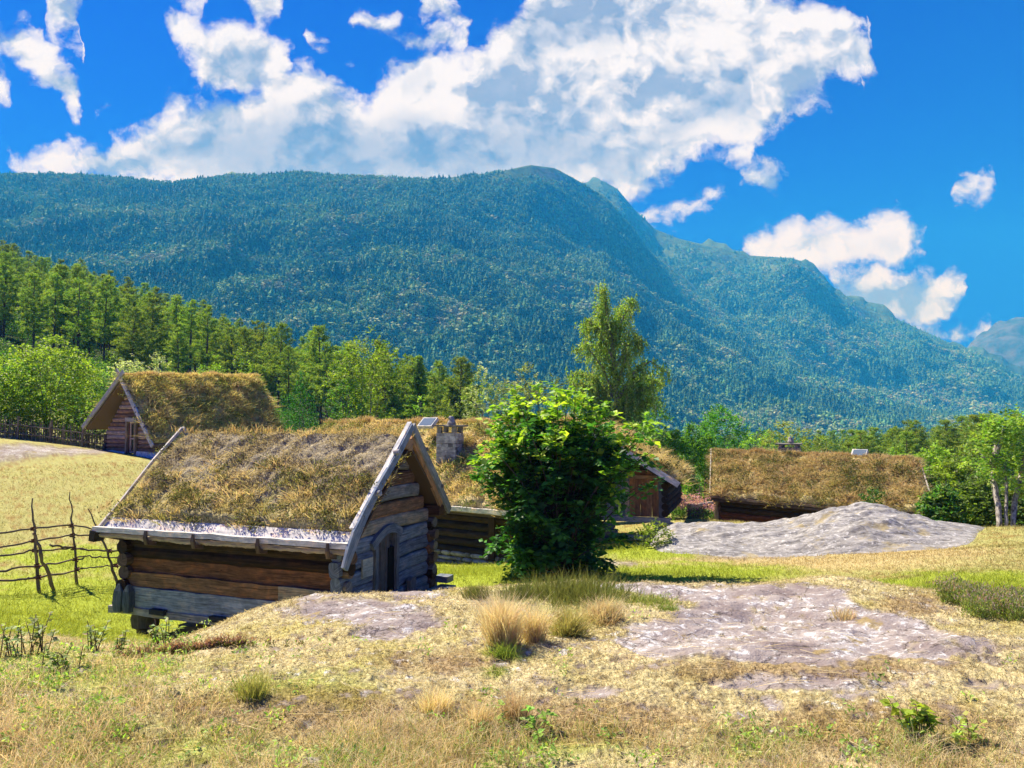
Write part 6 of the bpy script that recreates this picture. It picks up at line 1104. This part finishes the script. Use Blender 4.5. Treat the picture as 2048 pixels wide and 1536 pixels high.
# small green herbs mixed into the dry grass
x, y, R = polar(2600, 3.3, 7.0); z = zg(x, y); rk, gr, br, og, nz, n2, u, v = masks(x, y, z); wgt = (blob(u, v, [(120,1400,520,200),(1080,1510,260,70),(1500,1500,200,60),(1850,1500,200,60),(700,1520,240,60)]).clip(0, 1) * 1.3 + .06) * ss(-.3, .3, fbm(x * 2, y * 2, 3, 611)); k = (rk < .5) & (RNG.random(len(x)) < wgt); Fd = Field()
for px_, py_, pz_, r_ in zip(x[k], y[k], z[k], R[k]):
    n = random.randint(8, 22); hh = random.uniform(.03, .11); c = np.array([px_, py_, pz_]) + RNG.normal(0, .035, (n, 3)) * [1, 1, 0] + np.array([0, 0, 1]) * (RNG.random((n, 1)) * hh); Fd.leaves(c, nrm(RNG.normal(size=(n, 3)) + [0, 0, .3]), nrm(RNG.normal(0, .5, (n, 3)) + [0, 0, 1]), RNG.uniform(.018, .04, n), .014, jit(random.choice([(.26, .38, .08), (.34, .46, .12), (.20, .30, .07), (.40, .46, .16)]), n, .2))
tag(Fd.build('herbs', M_leaf), 'small green herbs mixed into the dry foreground grass', kind='stuff')
# broadleaved weeds
def weed(u, v, hpx, wpx, Y, n_st, leaf, pal, label, seed, name='weed', group=None):
    r = np.random.default_rng(seed); q = P(u, v, Y); g = np.array([q[0], q[1], z1(q[0], q[1])]); h = hpx / F * Y; w_ = wpx / F * Y; Fd = Field(); mb = MB()
    for _ in range(n_st):
        b0 = g + r.normal(0, .3, 3) * [w_, w_, 0]; e = b0 + np.array([r.normal(0, .35) * w_, r.normal(0, .3) * w_, h * r.uniform(.6, 1.1)]); p = limb_pts(b0, e, .02, 5); mb.tube(p, np.linspace(.004, .002, 5) * Y / 5, sides=4, up=(0, 1, 0), col=(.25, .16, .10)); m_ = r.integers(7, 13); f = r.uniform(.3, 1, m_)[:, None]; c = b0 + (e - b0) * f
        a = r.random(m_) * 6.28; dd = nrm(np.stack([np.cos(a), np.sin(a), r.normal(.1, .3, m_)], -1)); Fd.leaves(c, dd, nrm(r.normal(0, .35, (m_, 3)) + [0, 0, 1]), leaf * (.6 + .6 * r.random(m_)), leaf * .7, jit(pal[r.integers(len(pal))], m_, .15))
    root = empty(name, tuple(g), 0, label=label, cat='plant', group=group); mesh('stems', np.concatenate(mb.V), [np.concatenate(mb.Fq)], M_bark, np.concatenate(mb.C), root, True); Fd.build('leaves', M_leaf, root)
WP = [(.30, .38, .16), (.22, .30, .10), (.38, .44, .22)]
weed(72, 1335, 72, 42, 5.6, 9, .055, WP, 'leafy weed with pale green leaves at the left edge of the near slope', 1); weed(20, 1345, 60, 40, 5.5, 7, .05, WP, 'leafy weed cut by the left edge', 2); weed(188, 1312, 62, 30, 5.9, 7, .05, WP, 'small leafy weed standing alone before the bright grass', 3)
weed(243, 1302, 46, 14, 6.1, 5, .05, WP, 'leafy weed in front of the storehouse corner post', 4); weed(322, 1300, 50, 30, 6.2, 10, .05, WP, 'bushy weed right of the storehouse corner post', 5); weed(120, 1370, 50, 60, 5.0, 9, .045, [(.22, .32, .06), (.30, .40, .10)], 'green weeds low in the grass at lower left', 6)
weed(1845, 1500, 75, 45, 3.85, 9, .065, [(.42, .56, .08), (.34, .50, .06), (.50, .60, .14)], 'bright yellow green seedling in the lower right corner', 7); weed(1925, 1500, 50, 40, 3.85, 4, .05, [(.42, .52, .12)], 'thin green seedling right of the bright one', 8); weed(1060, 1500, 50, 60, 3.9, 6, .045, [(.30, .46, .08)], 'green weeds in the dry grass at the bottom middle', 9)
bush(1312, 1046, 1092, 30, 21.3, OLV + BIR, 'nettle_plant', 'low green nettle plant growing at the left tip of the grey rock', 'plant', 88, 150, 7, .07, tr=.01)
